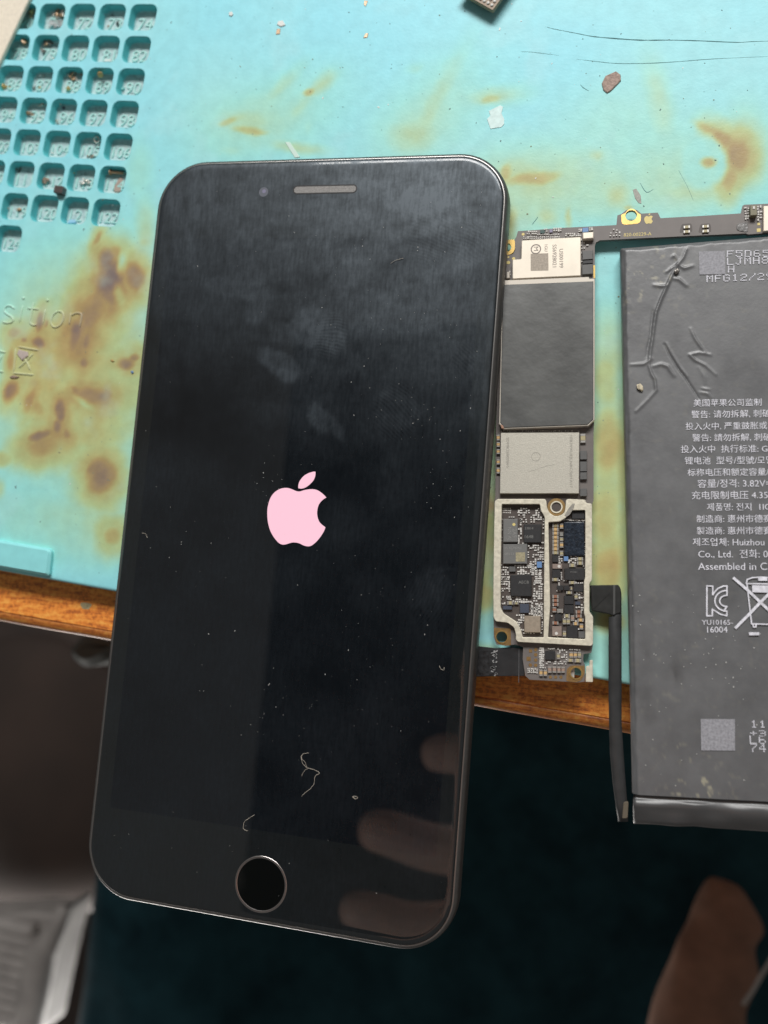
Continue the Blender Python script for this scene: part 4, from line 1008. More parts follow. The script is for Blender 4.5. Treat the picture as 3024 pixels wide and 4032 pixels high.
    w2 = [pt(C19, q_, ZF) for q_ in ((897,402),(1050,392),(1130,345),(1200,240),(1397,236),(1398,700))] + [pt(C22, q_, ZF) for q_ in ((1395,120),(1380,165),(1380,610),(1397,660),(1397,957),(890,932),(920,500))]
    fence = filled('shield_fence', [round_poly(outer, .28, 3), round_poly(w1, .2, 2), round_poly(w2, .2, 2)], ZP, ZF, M_FENCE, root, bevel=.10)
    mb = MB(); mb.prism([pt(C19, q_, ZF) for q_ in ((1115,310),(1165,220),(1225,150),(1255,150),(1240,215),(1185,300),(1140,330))], ZF - .1, ZF + .05, .02); mb.build('solder_smear', mat('grey_smear', (.33, .31, .27), .6, noise=(2, .2)), fence)
    # ---- chips: rectangles in the photo, squared up on the board's own axes
    a = at(1960, 2200, ZP); b = at(2330, 2200, ZP); RZ = math.atan2(b[1] - a[1], b[0] - a[0])
    def rect(c, x0, y0, x1, y1, z):
        P = [at(*c(*q_), z) for q_ in ((x0, y0), (x1, y0), (x1, y1), (x0, y1))]
        return (P[0] + P[1] + P[2] + P[3]) / 4, (np.linalg.norm(P[1] - P[0]) + np.linalg.norm(P[2] - P[3])) / 2, (np.linalg.norm(P[3] - P[0]) + np.linalg.norm(P[2] - P[1])) / 2
    occupied = []
    def chip(c, x0, y0, x1, y1, kind, t=.8, name='chip', me=None, rz=None):
        p, w, h = rect(c, x0, y0, x1, y1, ZP + t); o = from_mesh(name, me or CHIP_ME[kind], root)
        place(o, (p[0], p[1], ZP + .01), RZ if rz is None else rz, (w, h, t)); occupied.append((p[0], p[1], w / 2, h / 2)); return o
    def cap(c, x0, y0, x1, y1, kind, t=.55):
        p, w, h = rect(c, x0, y0, x1, y1, ZP + t); o = from_mesh('capacitor', CAP_ME[kind], root)
        if w >= h: place(o, (p[0], p[1], ZP + .01), RZ, (w, h, t))
        else: place(o, (p[0], p[1], ZP + .01), RZ + math.pi / 2, (h, w, t))
        occupied.append((p[0], p[1], w / 2, h / 2)); return o
    def chip_text(o, c, x0, y0, x1, y1, s, t=.8, tone=(.22, .22, .21)):
        tm = text_between('marking', s, at(*c(x0, y0), ZP + t + .04), at(*c(x1, y1), ZP + t + .04), mat('chip_marking', tone, .6)); tm.parent = o; tm.matrix_parent_inverse = Matrix.LocRotScale(o.location, o.rotation_euler, o.scale).inverted()
    o = chip(C19, 280,355,480,675,'grey', .9); chip_text(o, C19, 345,470,345,640, "NN AJ", .9, (.30,.30,.29)); chip_text(o, C19, 410,490,410,610, "2A5", .9, (.30,.30,.29))
    tag(o, 'grey chip with a small gold corner dot')
    cc = at(*C19(427, 432), ZP + .95); dt = MB(); dt.prism([(cc[0] + .3 * math.cos(t), cc[1] + .3 * math.sin(t)) for t in np.linspace(0, 6.28, 13)[:-1]], ZP + .85, ZP + .93); dt.build('pin_dot', M_GOLDINK, root)
    o = chip(C19, 560,430,800,680,'char'); chip_text(o, C19, 575,500,690,500, "33814", .8); chip_text(o, C19, 575,620,690,620, "1648", .8)
    o = chip(C19, 278,700,608,970,'grey', .9); chip_text(o, C19, 305,770,540,770, "H-16242NE", .9, (.30,.30,.29)); chip_text(o, C19, 305,850,425,850, "09233", .9, (.30,.30,.29))
    P = [at(*C19(*q_), ZP + .94) for q_ in ((452,812),(578,812),(578,938),(452,938))]; mesh_obj('code_patch', P, [(0, 3, 2, 1)], mat('tan_label', (.38, .34, .22), .55, noise=(3, .25)), root)
    chip(C19, 362,1005,448,1075,'mid', .5); o = chip(C22, 380,85,665,375,'char', .8); chip_text(o, C22, 490,200,630,200, "AECB", .8)
    chip(C19, 738,938,808,1022,'blue', .6); chip(C22, 278,503,400,553,'slate', .6); chip(C22, 508,478,632,600,'slate', .6); o = chip(C22, 568,640,790,865,'tan', 1.0)
    o = chip(C19, 1215,255,1390,355,'char', .6); chip(C19, 1110,397,1385,858,None, .7, 'epoxy_chip', unit_mesh('epoxy_chip', M_EPOXY))
    for y, k in ((420,'t'),(475,'o'),(528,'o'),(583,'o'),(637,'o'),(690,'o'),(742,'o'),(795,'t')): cap(C19, 950, y, 1035, y + 46, k)
    for (y0, y1, k) in ((420,490,'o'),(540,590,'g'),(605,660,'t'),(672,748,'o'),(790,862,'t')): cap(C19, 1050, y0, 1100, y1, k)
    chip(C19, 948,850,1032,945,'char', .6); chip(C19, 1105,865,1168,930,'blue', .5)
    for q_ in ((1280,878,1370,925),(1285,935,1370,985),(1178,965,1265,1015)): cap(C19, *q_, 't')
    pk = chip(C19, 950,968,1085,1035,'pink', .6); chip(C19, 945,1045,1062,1155,'char', .6); o = chip(C19, 1115,1030,1390,1190,'char', .7); chip_text(o, C19, 1200,1090,1290,1090, "MCHC", .7)
    cap(C19, 945,1160,1035,1205,'t'); cap(C22, 1175,165,1265,210,'t')
    for q_ in ((1015,225,1100,290),(1110,225,1175,290),(1240,210,1370,310),(1110,365,1240,482),(1110,490,1240,610),(1148,775,1295,940)): chip(C22, *q_, 'char', .6)
    for q_, k in (((1195,240,1222,290),'t'),((1135,305,1220,345),'t'),((950,355,1035,400),'r'),((950,410,1035,452),'r'),((950,462,1035,508),'r'),((950,520,1005,592),'r'),((1015,545,1095,600),'g'),((1250,340,1295,415),'t'),((1265,565,1355,610),'r'),((1268,620,1350,665),'r'),((1290,675,1380,720),'o'),((1105,615,1190,665),'t'),((1090,675,1138,755),'t'),((1142,675,1192,755),'t'),((1200,630,1250,710),'p'),((1228,725,1305,770),'o'),((950,715,1035,760),'r'),((1320,745,1370,825),'o'),((1090,845,1138,920),'t'),((335,440,420,490),'t'),((430,455,490,485),'t')): cap(C22, *q_, k)
    chip(C22, 1262,445,1330,490,'slate', .5); chip(C22, 985,615,1078,710,'char', .5); pk2 = chip(C22, 945,780,1078,915,'pink', .8); chip(C22, 1305,850,1395,940,'mid', .6)
    for c_, q_, zt in ((C19,(1043,1002),.6),(C22,(1005,878),.8)):
        cc = at(*c_(*q_), ZP + zt); mb = MB(); mb.prism([(cc[0] + .3 * math.cos(t), cc[1] + .3 * math.sin(t)) for t in np.linspace(0, 6.28, 15)[:-1]], ZP + zt - .05, ZP + zt + .03); mb.build('pin_dot', CAPC['w'], root)
    # left column of capacitors beside the memory chip, glob-coated parts on its right
    for (y0, y1) in ((228,300),(318,382),(408,470),(538,602),(642,716)): cap(C16, 175, y0, 217, y1, 'o')
    for (y0, y1) in ((215,330),): cap(C16, 1228, y0, 1295, y1, 't')
    for i, (y0, y1) in enumerate(((430,540),(565,690),(700,790),(905,1000))):
        o = chip(C16, 1225, y0, 1310, y1, 'mid', .7)
    # top group above the shield can
    chip(C78, 725,400,780,440,'green', .4); chip(C78, 840,390,880,430,'mauve', .4); chip(C78, 1255,370,1330,425,'blue', .5)
    mb = MB(); mb.prism([pt(C78, q_, 3.3) for q_ in ((1255,430),(1395,422),(1395,505),(1260,515))], ZP, 3.3, .15); mb.build('connector', M_CREAM, root)
    chip(C78, 1255,660,1385,770,'mid', .6); chip(C78, 1250,830,1385,955,'mid', .7); chip(C78, 1258,775,1385,820,'char', .4)
    mb = MB(); mb.tube([at(*C78(322, 935), ZP + .4), at(*C78(322, 1010), ZP + .4)], .42, 10); mb.build('crystal', M_STEEL, root)
    mb = MB(); mb.box((*at(*C78(1403, 925), ZP)[:2], ZP - .3), (.35, 2.7, .75), RZ); mb.build('edge_contact', M_GOLD, root)
    def pads(c, L_, m, sh='disc'):
        for (x, y, r) in L_:
            p = at(*c(x, y), ZP); mb = MB()
            if sh == 'disc': mb.prism([(p[0] + r * math.cos(t), p[1] + r * math.sin(t)) for t in np.linspace(0, 2 * math.pi, 15)[:-1]], ZP - .02, ZP + .05)
            else: mb.box((p[0], p[1], ZP + .02), (2 * r, 2 * r, .07), RZ)
            mb.build('test_pad', m, root); occupied.append((p[0], p[1], r, r))
    pads(C78, [(510,455,.30),(390,760,.32),(325,810,.36),(325,742,.2)], M_GOLDINK)
    pads(C24, [(683,205,.34),(683,258,.34),(683,313,.34),(683,367,.34),(627,365,.34),(835,490,.3),(890,490,.3),(945,490,.3)], M_BRASS); pads(C24, [(630,218,.3),(610,300,.4)], M_BRASS, 'sq')
    pads(C23, [(1575,235,.24),(1575,290,.34)], M_GOLDINK, 'sq')
    # bar details
    for x0 in (860, 1030):
        p = [pt(C23, q_, ZP) for q_ in ((x0, 312), (x0 + 12, 262), (x0 + 22, 234), (x0 + 105, 228), (x0 + 115, 255), (x0 + 116, 304))]
        mb = MB(); mb.prism(round_poly(p, .3, 3), ZP - .02, ZP + .02); mb.build('pad_recess', M_PCB, root)
        for dy in (0, 42):
            o = chip(C23, x0 + 37, 246 + dy - (5 if x0 > 900 else 0), x0 + 95, 272 + dy - (5 if x0 > 900 else 0), None, .35, 'capacitor', CAP_ME['t'])
    mb = MB(); mb.prism(round_poly([pt(C23, q_, ZP) for q_ in ((1378,232),(1470,216),(1480,235),(1478,312),(1400,300),(1372,285))], .5, 3), ZP, ZP + .12, .08); mb.build('tape_residue', mat('grey_residue', (.20, .195, .19), .35, noise=(1, .25), bump=(1.2, .15)), root)
    chip(C23, 1500,62,1560,155,'olive', 1.3); o = chip(C23, 1522,72,1542,98,None,1.42,'pin_dot',unit_mesh('pin_dot', CAPC['w']))
    mb = MB(); mb.prism([pt(C23, q_, 3.0) for q_ in ((1618,70),(1760,64),(1760,290),(1618,298))], ZP, 3.0, .1); mb.build('connector', M_CREAM, root)
    # tail parts
    chip(C24, 780,220,885,310,'char', .5)
    for q_, k in (((900,240,935,305),'t'),((1032,228,1070,290),'o'),((1075,228,1112,290),'o'),((1118,228,1155,290),'t'),((1010,300,1075,335),'t'),((1085,300,1155,340),'t'),((720,412,755,480),'o'),((765,415,800,480),'o'),((808,380,848,446),'p'),((857,380,897,446),'p'),((905,383,942,446),'p'),((948,385,985,446),'p')): cap(C24, *q_, k, .5)
    mb = MB(); mb.prism(round_poly([pt(C24, q_, ZP) for q_ in ((1240,316),(1275,312),(1276,542),(1200,540),(1203,378),(1240,372))], .2, 3), ZP - .6, ZP + .15, .08); mb.build('metal_tab', M_FENCE, root)
    # tiny solder joints and chip components too small to count
    boxes = []
    def clear(x, y, w, h): return all(abs(x - o_[0]) > o_[2] + w or abs(y - o_[1]) > o_[3] + h for o_ in occupied)
    ca, sa = math.cos(RZ), math.sin(RZ)
    bright = MB()
    def dots(c, x0, y0, x1, y1, sx, sy, w, h, keep=1.0, jit=.15, t=.28):
        y = y0
        while y <= y1:
            x = x0
            while x <= x1:
                if rnd.random() < keep:
                    p = at(*c(x + rnd.uniform(-jit, jit) * sx, y + rnd.uniform(-jit, jit) * sy), ZP)
                    big = rnd.random(); ww, hh = (w * 1.7, h) if big > .82 else ((w, h * 1.7) if big > .72 else (w, h))
                    if clear(p[0], p[1], ww * .35, hh * .35): bright.box((p[0], p[1], ZP + t / 2), (ww, hh, t), RZ)
                x += sx
            y += sy
    dots(C19, 265,215,400,280,28,28,.22,.20,1,.05,.12); dots(C19, 265,333,450,345,26,30,.22,.18,.8,.1)
    dots(C19, 495,215,840,420,34,30,.30,.24,.55); dots(C19, 262,365,275,690,20,48,.2,.2,.7); dots(C19, 492,365,545,690,30,32,.30,.34,.75); dots(C19, 805,400,835,700,24,40,.26,.26,.6)
    dots(C19, 560,690,830,1000,33,31,.30,.24,.66); dots(C19, 255,985,360,1240,30,32,.28,.24,.6); dots(C19, 455,990,740,1105,34,28,.36,.24,.85)
    dots(C22, 680,-40,832,200,52,29,.52,.26,.9,.1); dots(C22, 672,205,832,640,33,33,.32,.28,.72); dots(C22, 250,110,365,330,28,32,.26,.24,.65); dots(C22, 250,380,500,475,28,30,.26,.24,.6); dots(C22, 350,385,680,470,31,30,.34,.28,.75); dots(C22, 470,630,560,860,30,33,.32,.26,.8); dots(C22, 640,480,832,630,33,33,.36,.30,.8); dots(C22, 790,640,830,860,24,30,.22,.22,.6); dots(C22, 560,872,800,885,34,30,.3,.2,.9)
    dots(C19, 1368,380,1396,860,20,27,.22,.18,.95,.05); dots(C19, 1115,372,1390,384,40,30,.4,.22,.9); dots(C19, 1045,870,1100,1180,28,28,.26,.22,.7); dots(C19, 1175,870,1270,955,30,28,.3,.24,.8); dots(C19, 1370,1000,1395,1180,20,30,.2,.2,.7); dots(C22, 1045,130,1390,220,32,30,.28,.22,.55); dots(C22, 1020,300,1130,320,34,30,.34,.22,.8); dots(C22, 1245,320,1390,560,36,34,.34,.26,.55); dots(C22, 945,600,1390,955,40,36,.30,.26,.35); dots(C22, 945,940,1390,950,30,20,.2,.12,.7)
    dots(C78, 580,425,690,430,24,30,.28,.22,1,.05); dots(C78, 565,452,690,470,21,20,.22,.20,.9,.1); dots(C78, 690,462,970,468,22,24,.18,.16,.9); dots(C78, 520,490,980,515,26,20,.22,.18,.9,.1); dots(C78, 780,395,835,425,28,26,.26,.22,1); dots(C78, 900,385,985,415,28,26,.30,.26,1,.05); dots(C78, 1050,455,1245,480,26,22,.28,.22,.85); dots(C78, 1215,400,1245,420,26,20,.3,.2,1); dots(C78, 1345,385,1380,405,26,20,.25,.2,.9); dots(C78, 1245,530,1340,650,34,34,.24,.22,.45); dots(C78, 1240,690,1248,880,20,60,.2,.2,.6); dots(C78, 345,900,362,1000,20,34,.25,.22,.9)
    dots(C23, 240,290,325,345,26,26,.26,.22,.75); dots(C23, 1455,95,1490,212,22,24,.26,.22,.75); dots(C23, 1568,80,1610,212,24,24,.28,.26,.8)
    dots(C24, 730,190,770,390,16,22,.24,.28,.95,.08); dots(C24, 780,330,1000,350,18,20,.2,.2,.6); dots(C24, 815,195,925,210,20,20,.24,.22,.7); dots(C24, 935,210,1020,335,22,24,.26,.26,.65); dots(C24, 1035,205,1140,215,26,20,.3,.22,.9); dots(C24, 605,405,705,440,18,17,.2,.2,.9); dots(C24, 745,395,795,405,18,20,.2,.2,.8)
    dots(C16, 240,185,1210,192,26,20,.16,.12,.8)
    o = bright.build('solder_joints', CAPC['w'], root); tag(o, 'tiny white and silver solder joints between the chips', kind='stuff')
    return root
build_board()

# black flex cable that leaves the board and runs under the phone
def build_flex():
    C24 = crop(1850, 2480, 2.633)
    root = thing('flex_cable', 'black flat flex cable between the phone and the lower end of the circuit board', 'cable')
    M1 = mat('black_flex', (.030, .031, .033), .35, noise=(.4, .2)); z = 1.6
    mb = MB(); mb.prism([tuple(at(*C24(*q), z)[:2]) for q in ((-60,170),(60,168),(270,190),(430,182),(565,200),(568,478),(420,480),(280,480),(-60,490))], 1.25, 1.6, .08); mb.build('ribbon', M1, root)
    mb = MB(); mb.prism([tuple(at(*C24(*q), z + .1)[:2]) for q in ((-60,215),(275,213),(278,478),(-60,480))], 1.5, 1.72, .05); mb.build('stiffener', mat('scuffed_flex', (.022, .023, .025), .4, noise=(1.4, .6), bump=(1.5, .08)), root)
    mb = MB()
    for i in range(26):
        c = at(*C24(rnd.choice([rnd.uniform(225, 272), rnd.uniform(265, 282)]), rnd.uniform(220, 475)), 1.74); mb.box((c[0], c[1], 1.74), (rnd.uniform(.1, .5), rnd.uniform(.15, .5), .06), rnd.uniform(0, 3))
    tag(mb.build('glue_residue', mat('pale_glue', (.33, .33, .33), .6), root), 'pale flecks of dried glue on the black flex', kind='stuff')
    mb = MB(); mb.box((*at(*C24(508, 370), 1.66)[:2], 1.62), (.12, 6.6, .08), .06); mb.build('fold_line', mat('flex_fold', (.11, .11, .115), .4), root)
build_flex()

# ------------------------------------------------------------------ small loose things
M_BRONZE = mat('bronze_scrap', (.46, .31, .19), .38, .35, noise=(2.5, .35)); M_BRIGHT = mat('shiny_scrap', (.82, .78, .70), .22, .5, noise=(2, .2)); M_GSCREW = mat('gold_screw_metal', (.74, .53, .24), .28, .5); M_GREYM = mat('dull_grey_metal', (.30, .28, .26), .45, .7, noise=(2, .2))
M_BROWN = mat('brown_flake', (.34, .25, .19), .6, noise=(1.8, .3)); M_CLEAR = bpy.data.materials.new('clear_film'); M_CLEAR.use_nodes = True
b_ = M_CLEAR.node_tree.nodes['Principled BSDF']; b_.inputs['Base Color'].default_value = (.75, .75, .75, 1); b_.inputs['Roughness'].default_value = .12; b_.inputs['Transmission Weight'].default_value = .55; b_.inputs['IOR'].default_value = 1.4
M_WHITE = mat('white_plastic_bit', (.75, .77, .74), .4); M_YEL = mat('yellow_splinter', (.52, .52, .26), .5); M_DARK = mat('dark_bit', (.07, .07, .065), .5)
R1 = crop(0, 0, 2.1944); FZ = -2.3

def lump(name, label, cat, u, v, r, m, z=FZ, flat=.7, seed=0, group=None):
    rr = random.Random(seed + int(u * 7 + v)); bm = bmesh.new(); bmesh.ops.create_icosphere(bm, subdivisions=2, radius=1)
    for q in bm.verts: q.co *= 1 + rr.uniform(-.32, .28)
    me = bpy.data.meshes.new(name); 
    sx, sy = r * rr.uniform(.85, 1.25), r * rr.uniform(.7, 1.0)
    bm.transform(Matrix.Diagonal((sx * MM, sy * MM, r * flat * MM, 1))); bm.to_mesh(me); bm.free(); me.materials.append(m)
    o = from_mesh(name, me); p = at(u, v, z + r * flat * .8); place(o, (p[0], p[1], z + r * flat * .8), rr.uniform(0, 3)); return tag(o, label, cat, group)

def cluster(name, label, cat, u, v, spread, m_list, n=7, r=.45, z=FZ, seed=1, group='scrap in the compartments'):
    r = r * 1.25
    """a heap of fused scrap: one thing"""
    rr = random.Random(seed + int(u + v)); root_bm = MB(); 
    c = at(u, v, z + .5)
    for i in range(n):
        x, y = c[0] + rr.gauss(0, spread * .5), c[1] + rr.gauss(0, spread * .3); k = rr.random(); mi = rr.randrange(len(m_list))
        h = z + r * .4 + r * .9 * max(0, 1 - math.hypot(x - c[0], y - c[1]) / spread) 
        if k < .55:
            bm = bmesh.new(); bmesh.ops.create_icosphere(bm, subdivisions=1, radius=r * rr.uniform(.6, 1.15))
            for q in bm.verts: q.co *= 1 + rr.uniform(-.3, .3)
            bm.verts.ensure_lookup_table(); root_bm.add([(q.co.x + x, q.co.y + y, q.co.z * .8 + h) for q in bm.verts], [tuple(w.index for w in f.verts) for f in bm.faces], mi); bm.free()
        elif k < .8: a = rr.uniform(0, 3.1); L_ = r * rr.uniform(1.4, 2.6); root_bm.tube([(x - L_ / 2 * math.cos(a), y - L_ / 2 * math.sin(a), h), (x + L_ / 2 * math.cos(a), y + L_ / 2 * math.sin(a), h + rr.uniform(-.1, .4))], r * .32, 6, mi)
        else: root_bm.box((x, y, h), (r * rr.uniform(.9, 2), r * rr.uniform(.5, 1), r * .3), rr.uniform(0, 3), mi)
    return tag(root_bm.build(name, m_list), label, cat, group)

def screw(label, p0, p1, r=.42, m=None, head=1.8, group='loose screws in the compartments'):
    """small screw: threaded shaft from p0 (head) to p1 (tip)"""
    root = thing('screw', label, 'screw', group); p0 = np.array(p0, float); p1 = np.array(p1, float); d = p1 - p0; L_ = np.linalg.norm(d); d /= L_
    mb = MB(); n = 18; mb.tube([p0 + d * L_ * k / n for k in range(n + 1)], [r * (1.0 if k % 2 else .82) for k in range(n)] + [r * .5], 8); mb.build('shaft', m or M_BRONZE, root)
    mb = MB(); mb.tube([p0 - d * .45, p0 - d * .35, p0 - d * .05, p0 + d * .02], [r * head * .8, r * head, r * head, r * .9], 12); mb.build('head', m or M_BRONZE, root); return root

cluster('scrap_heap', 'orange-brown scrap heap in compartment 70 beside the cream card', 'metal scrap', *R1(280, 100), 1.3, [M_BRONZE, M_GSCREW], 8, .4)
lump('crumb', 'dark reddish crumb below the scrap heap in compartment 70', 'crumb', *R1(283, 155), .28, M_DARK)
cluster('scrap_heap', 'long shiny heap of metal bits along the top of compartment 71', 'metal scrap', *R1(515, 112), 2.2, [M_BRIGHT, M_BRONZE], 12, .42)
o = None
mb = MB(); 
for k in range(6):
    a = at(*R1(400 + k * 26, 185 + k * 4), FZ + .7 + .3 * (k % 2)); b2 = at(*R1(430 + k * 24, 245), FZ + .3 + .5 * ((k + 1) % 2)); c2 = at(*R1(452 + k * 23, 205), FZ + 1.0)
    mb.add([a, b2, c2], [(0, 1, 2)]); 
mb.add([at(*R1(420, 175), FZ + .6), at(*R1(545, 170), FZ + .9), at(*R1(548, 235), FZ + .35), at(*R1(470, 240), FZ + .5)], [(0, 1, 2, 3)])
tag(mb.build('clear_film', M_CLEAR), 'crumpled clear plastic film in compartment 71', 'plastic film')
tag(mesh_obj('dark_flake', [at(*R1(1000, 195), FZ + .5), at(*R1(1020, 185), FZ + .9), at(*R1(1032, 215), FZ + .5), at(*R1(1010, 225), FZ + .2), at(*R1(1012, 205), FZ + .1)], [(0, 1, 2, 3), (0, 4, 1), (1, 4, 2), (2, 4, 3), (3, 4, 0)], M_DARK), 'dark square flake in compartment 73, right of the brown one', 'flake')
lump('brown_flake', 'small brown flake at the bottom left of compartment 73', 'flake', *R1(937, 228), .32, M_BROWN); lump('dark_crumb', 'small dark crumb near the top of compartment 73', 'crumb', *R1(968, 128), .25, M_DARK)
screw('round brass screw head in compartment 78 beside the cream card', at(*R1(210, 362), -1.6), at(*R1(212, 400), -2.9), .42, M_BRONZE)
cluster('scrap_heap', 'curved bronze scrap heap at the top of compartment 79', 'metal scrap', *R1(415, 372), 1.7, [M_BRONZE, M_GREYM], 10, .42)
cluster('scrap_heap', 'dull scrap lumps down the left side of compartment 79', 'metal scrap', *R1(372, 440), .9, [M_BROWN, M_GREYM], 7, .35)
lump('solder_ball', 'bright solder speck right of the dull lumps in compartment 79', 'solder', *R1(458, 508), .3, M_BRIGHT); lump('solder_ball', 'small silver bead below the engraved 80, two cells left of 82', 'solder', *R1(625, 512), .26, M_BRIGHT)
mb = MB(); c = at(*R1(930, 522), FZ + .3); mb.prism([(c[0] - 1, c[1] - .3), (c[0] + .9, c[1] - .35), (c[0] + .8, c[1] + .4), (c[0] - .9, c[1] + .35)], FZ, FZ + .3, .08); tag(mb.build('white_chip', M_WHITE), 'white plastic sliver at the bottom of compartment 81', 'plastic')
screw('stubby gold screw at the bottom left of compartment 86', at(*R1(40, 752), -2.2), at(*R1(90, 758), -2.5), .45, M_GSCREW)
lump('solder_ball', 'silver crumb at the upper right of compartment 86', 'solder', *R1(150, 640), .28, M_BRIGHT)
lump('gold_nut', 'small gold lump at the bottom of compartment 87', 'metal scrap', *R1(345, 757), .42, M_GSCREW); lump('grey_lump', 'dull grey lump left of the gold one in compartment 87', 'metal scrap', *R1(295, 760), .4, M_GREYM); lump('solder_ball', 'bright crumb in the middle of compartment 87', 'solder', *R1(372, 655), .28, M_BRIGHT)
cluster('scrap_heap', 'tangled copper coloured heap in compartment 88', 'metal scrap', *R1(640, 650), 1.5, [M_BRONZE, M_BRIGHT, M_BROWN], 12, .45); lump('gold_ball', 'round gold lump at the bottom left of compartment 88', 'metal scrap', *R1(590, 765), .55, M_GSCREW, flat=.9)
screw('gold screw leaning head up in compartment 89', at(*R1(866, 642), -.7), at(*R1(838, 600), -2.4), .34, M_GSCREW, 2.0)
lump('white_crumb', 'pale crumb at the lower left of compartment 90', 'crumb', *R1(1062, 768), .38, M_EMBOSS)
screw('bronze screw at the upper right of compartment 95', at(*R1(368, 905), -2.2), at(*R1(315, 922), -2.6), .3, M_BRIGHT); cluster('scrap_heap', 'brown scrap lump at the left of compartment 95', 'metal scrap', *R1(240, 985), .8, [M_BRONZE, M_BROWN], 6, .4)
screw('shiny screw lying at the bottom of compartment 95', at(*R1(270, 990), -2.4), at(*R1(320, 1030), -2.4), .3, M_BRIGHT)
mb = MB(); mb.tube([at(*R1(510, 870), -1.0), at(*R1(522, 905), -1.8), at(*R1(545, 900), -2.2), at(*R1(565, 912), -2.4)], .22, 6); tag(mb.build('metal_clip', M_BRIGHT), 'bent silver clip standing in compartment 96', 'clip')
lump('blue_bit', 'small blue bit behind the clip in compartment 96', 'crumb', *R1(550, 932), .4, CHIP['slate']); cluster('scrap_heap', 'row of silver bits at the bottom of compartment 96', 'metal scrap', *R1(490, 1055), .9, [M_BRIGHT], 5, .26)
lump('white_bit', 'small white bead at the bottom of compartment 104', 'bead', *R1(452, 1325), .34, M_WHITE)
mb = MB(); c = at(*R1(836, 1208), FZ + .9); mb.tube([(c[0] + .65 * math.cos(t), c[1] + .65 * math.sin(t), FZ + .9 + .25 * math.sin(t)) for t in np.linspace(0.2, 6.0, 14)], .17, 6); tag(mb.build('washer', M_BRIGHT), 'small silver ring at the upper right of compartment 105', 'washer')
cluster('scrap_heap', 'brown twig-like scrap at the bottom of compartment 105', 'metal scrap', *R1(775, 1340), .9, [M_BROWN, M_GREYM], 6, .28)
cluster('scrap_heap', 'dull brown scrap at the upper left of compartment 111', 'metal scrap', *R1(135, 1460), .8, [M_BROWN, M_DARK], 6, .3)
cluster('scrap_heap', 'pinkish copper heap in the middle of compartment 112', 'metal scrap', *R1(392, 1558), 1.2, [M_BRONZE, M_BROWN], 9, .42)
mb = MB(); mb.tube([at(*R1(603, 1455), -.9), at(*R1(640, 1500), -1.7)], [.28, .34], 7); tag(mb.build('splinter', M_YEL), 'yellow-green splinter at the upper left of compartment 113', 'splinter')
cluster('foil_scrap', 'shiny crumpled foil in the middle of compartment 113', 'foil', *R1(722, 1565), 1.3, [M_BRIGHT, M_WHITE], 11, .4)
screw('long bronze screw lying across the top of compartment 114', at(*R1(962, 1490), -1.4), at(*R1(1072, 1495), -1.6), .42, M_BRONZE, 1.6)
mb = MB(); mb.prism(round_poly([tuple(at(*R1(*q), -2.2)[:2]) for q in ((1030,1530),(1062,1535),(1066,1590),(1040,1665),(985,1665),(975,1620),(1005,1580))], .4, 3), -2.9, -2.1, .2); tag(mb.build('leather_scrap', mat('pink_brown_scrap', (.42, .32, .27), .7, noise=(1.5, .2), bump=(2, .15))), 'flat pinkish brown scrap with a hole below the long screw', 'scrap')
# small black magnet cube on the rib
root_p = at(*R1(505, 1635), 1.4); mb = MB(); mb.box((root_p[0], root_p[1], .75), (2.35, 1.75, 1.5), MAT_ANG - .05); o = mb.build('magnet_block', mat('dark_magnet', (.115, .095, .092), .35, .4, noise=(1.5, .2)))
bv = o.modifiers.new('b', 'BEVEL'); bv.width = .12 * MM; bv.segments = 2; tag(o, 'small dark brown metal block sitting on the rib above compartment 120', 'metal block')
cluster('scrap_heap', 'dark twisted scrap at the left of compartment 119', 'metal scrap', *R1(48, 1800), .6, [M_BRONZE, M_DARK, M_BRIGHT], 6, .34); cluster('scrap_heap', 'thin pinkish wire bits at the right of compartment 119', 'metal scrap', *R1(155, 1812), .8, [M_BRONZE], 5, .26)
mb = MB(); c = at(*R1(622, 1912), FZ + .3); mb.prism([(c[0] - 1.1, c[1] - .5), (c[0] + 1.1, c[1] - .45), (c[0] + .9, c[1] + .4), (c[0] - .9, c[1] + .4)], FZ, FZ + .35, .1); tag(mb.build('blue_flake', mat('pale_blue_bit', (.34, .60, .80), .4)), 'pale blue flake at the bottom of compartment 121', 'flake')
lump('solder_ball', 'bright solder ball at the top of compartment 124', 'solder', *R1(85, 2005), .3, M_BRIGHT)

# flakes lying on the mat
def flake(name, label, cat, pts, c, m, h=.12, lift=.02, bumpy=0.0):
    P = [tuple(at(*c(*q), 0)[:2]) for q in pts]; mb = MB(); mb.prism(P, lift, lift + h, h * .5); return tag(mb.build(name, m), label, cat)
RB = crop(1512, 0, 2.1944); RC_ = crop(2268, 0, 2.1944); RA = crop(756, 0, 2.1944); RD = crop(0, 1008, 2.1944)
flake('white_flake', 'torn scrap of translucent white tape above the phone corner', 'tape scrap', ((905,960),(1005,910),(1030,925),(1015,980),(1040,1030),(1038,1075),(1015,1100),(920,1115),(890,1030),(918,1000)), RB, mat('thin_white_tape', (.62, .82, .80), .4, noise=(1, .12)), .08)
flake('brown_flake', 'ragged pinkish brown flake below the two long cuts', 'flake', ((255,660),(300,640),(345,620),(385,650),(388,700),(350,740),(300,790),(268,808),(235,780),(222,725)), RC_, mat('rough_brown_flake', (.42, .31, .26), .7, noise=(1.6, .25), bump=(1.6, .25)), .3)
flake('brown_flake', 'faint pinkish scuffed flake above the gold apple emblem', 'flake', ((490,1640),(520,1630),(560,1690),(565,1760),(540,1755),(510,1715)), RC_, mat('faint_scuff', (.42, .42, .38), .7, noise=(1.6, .2)), .05)
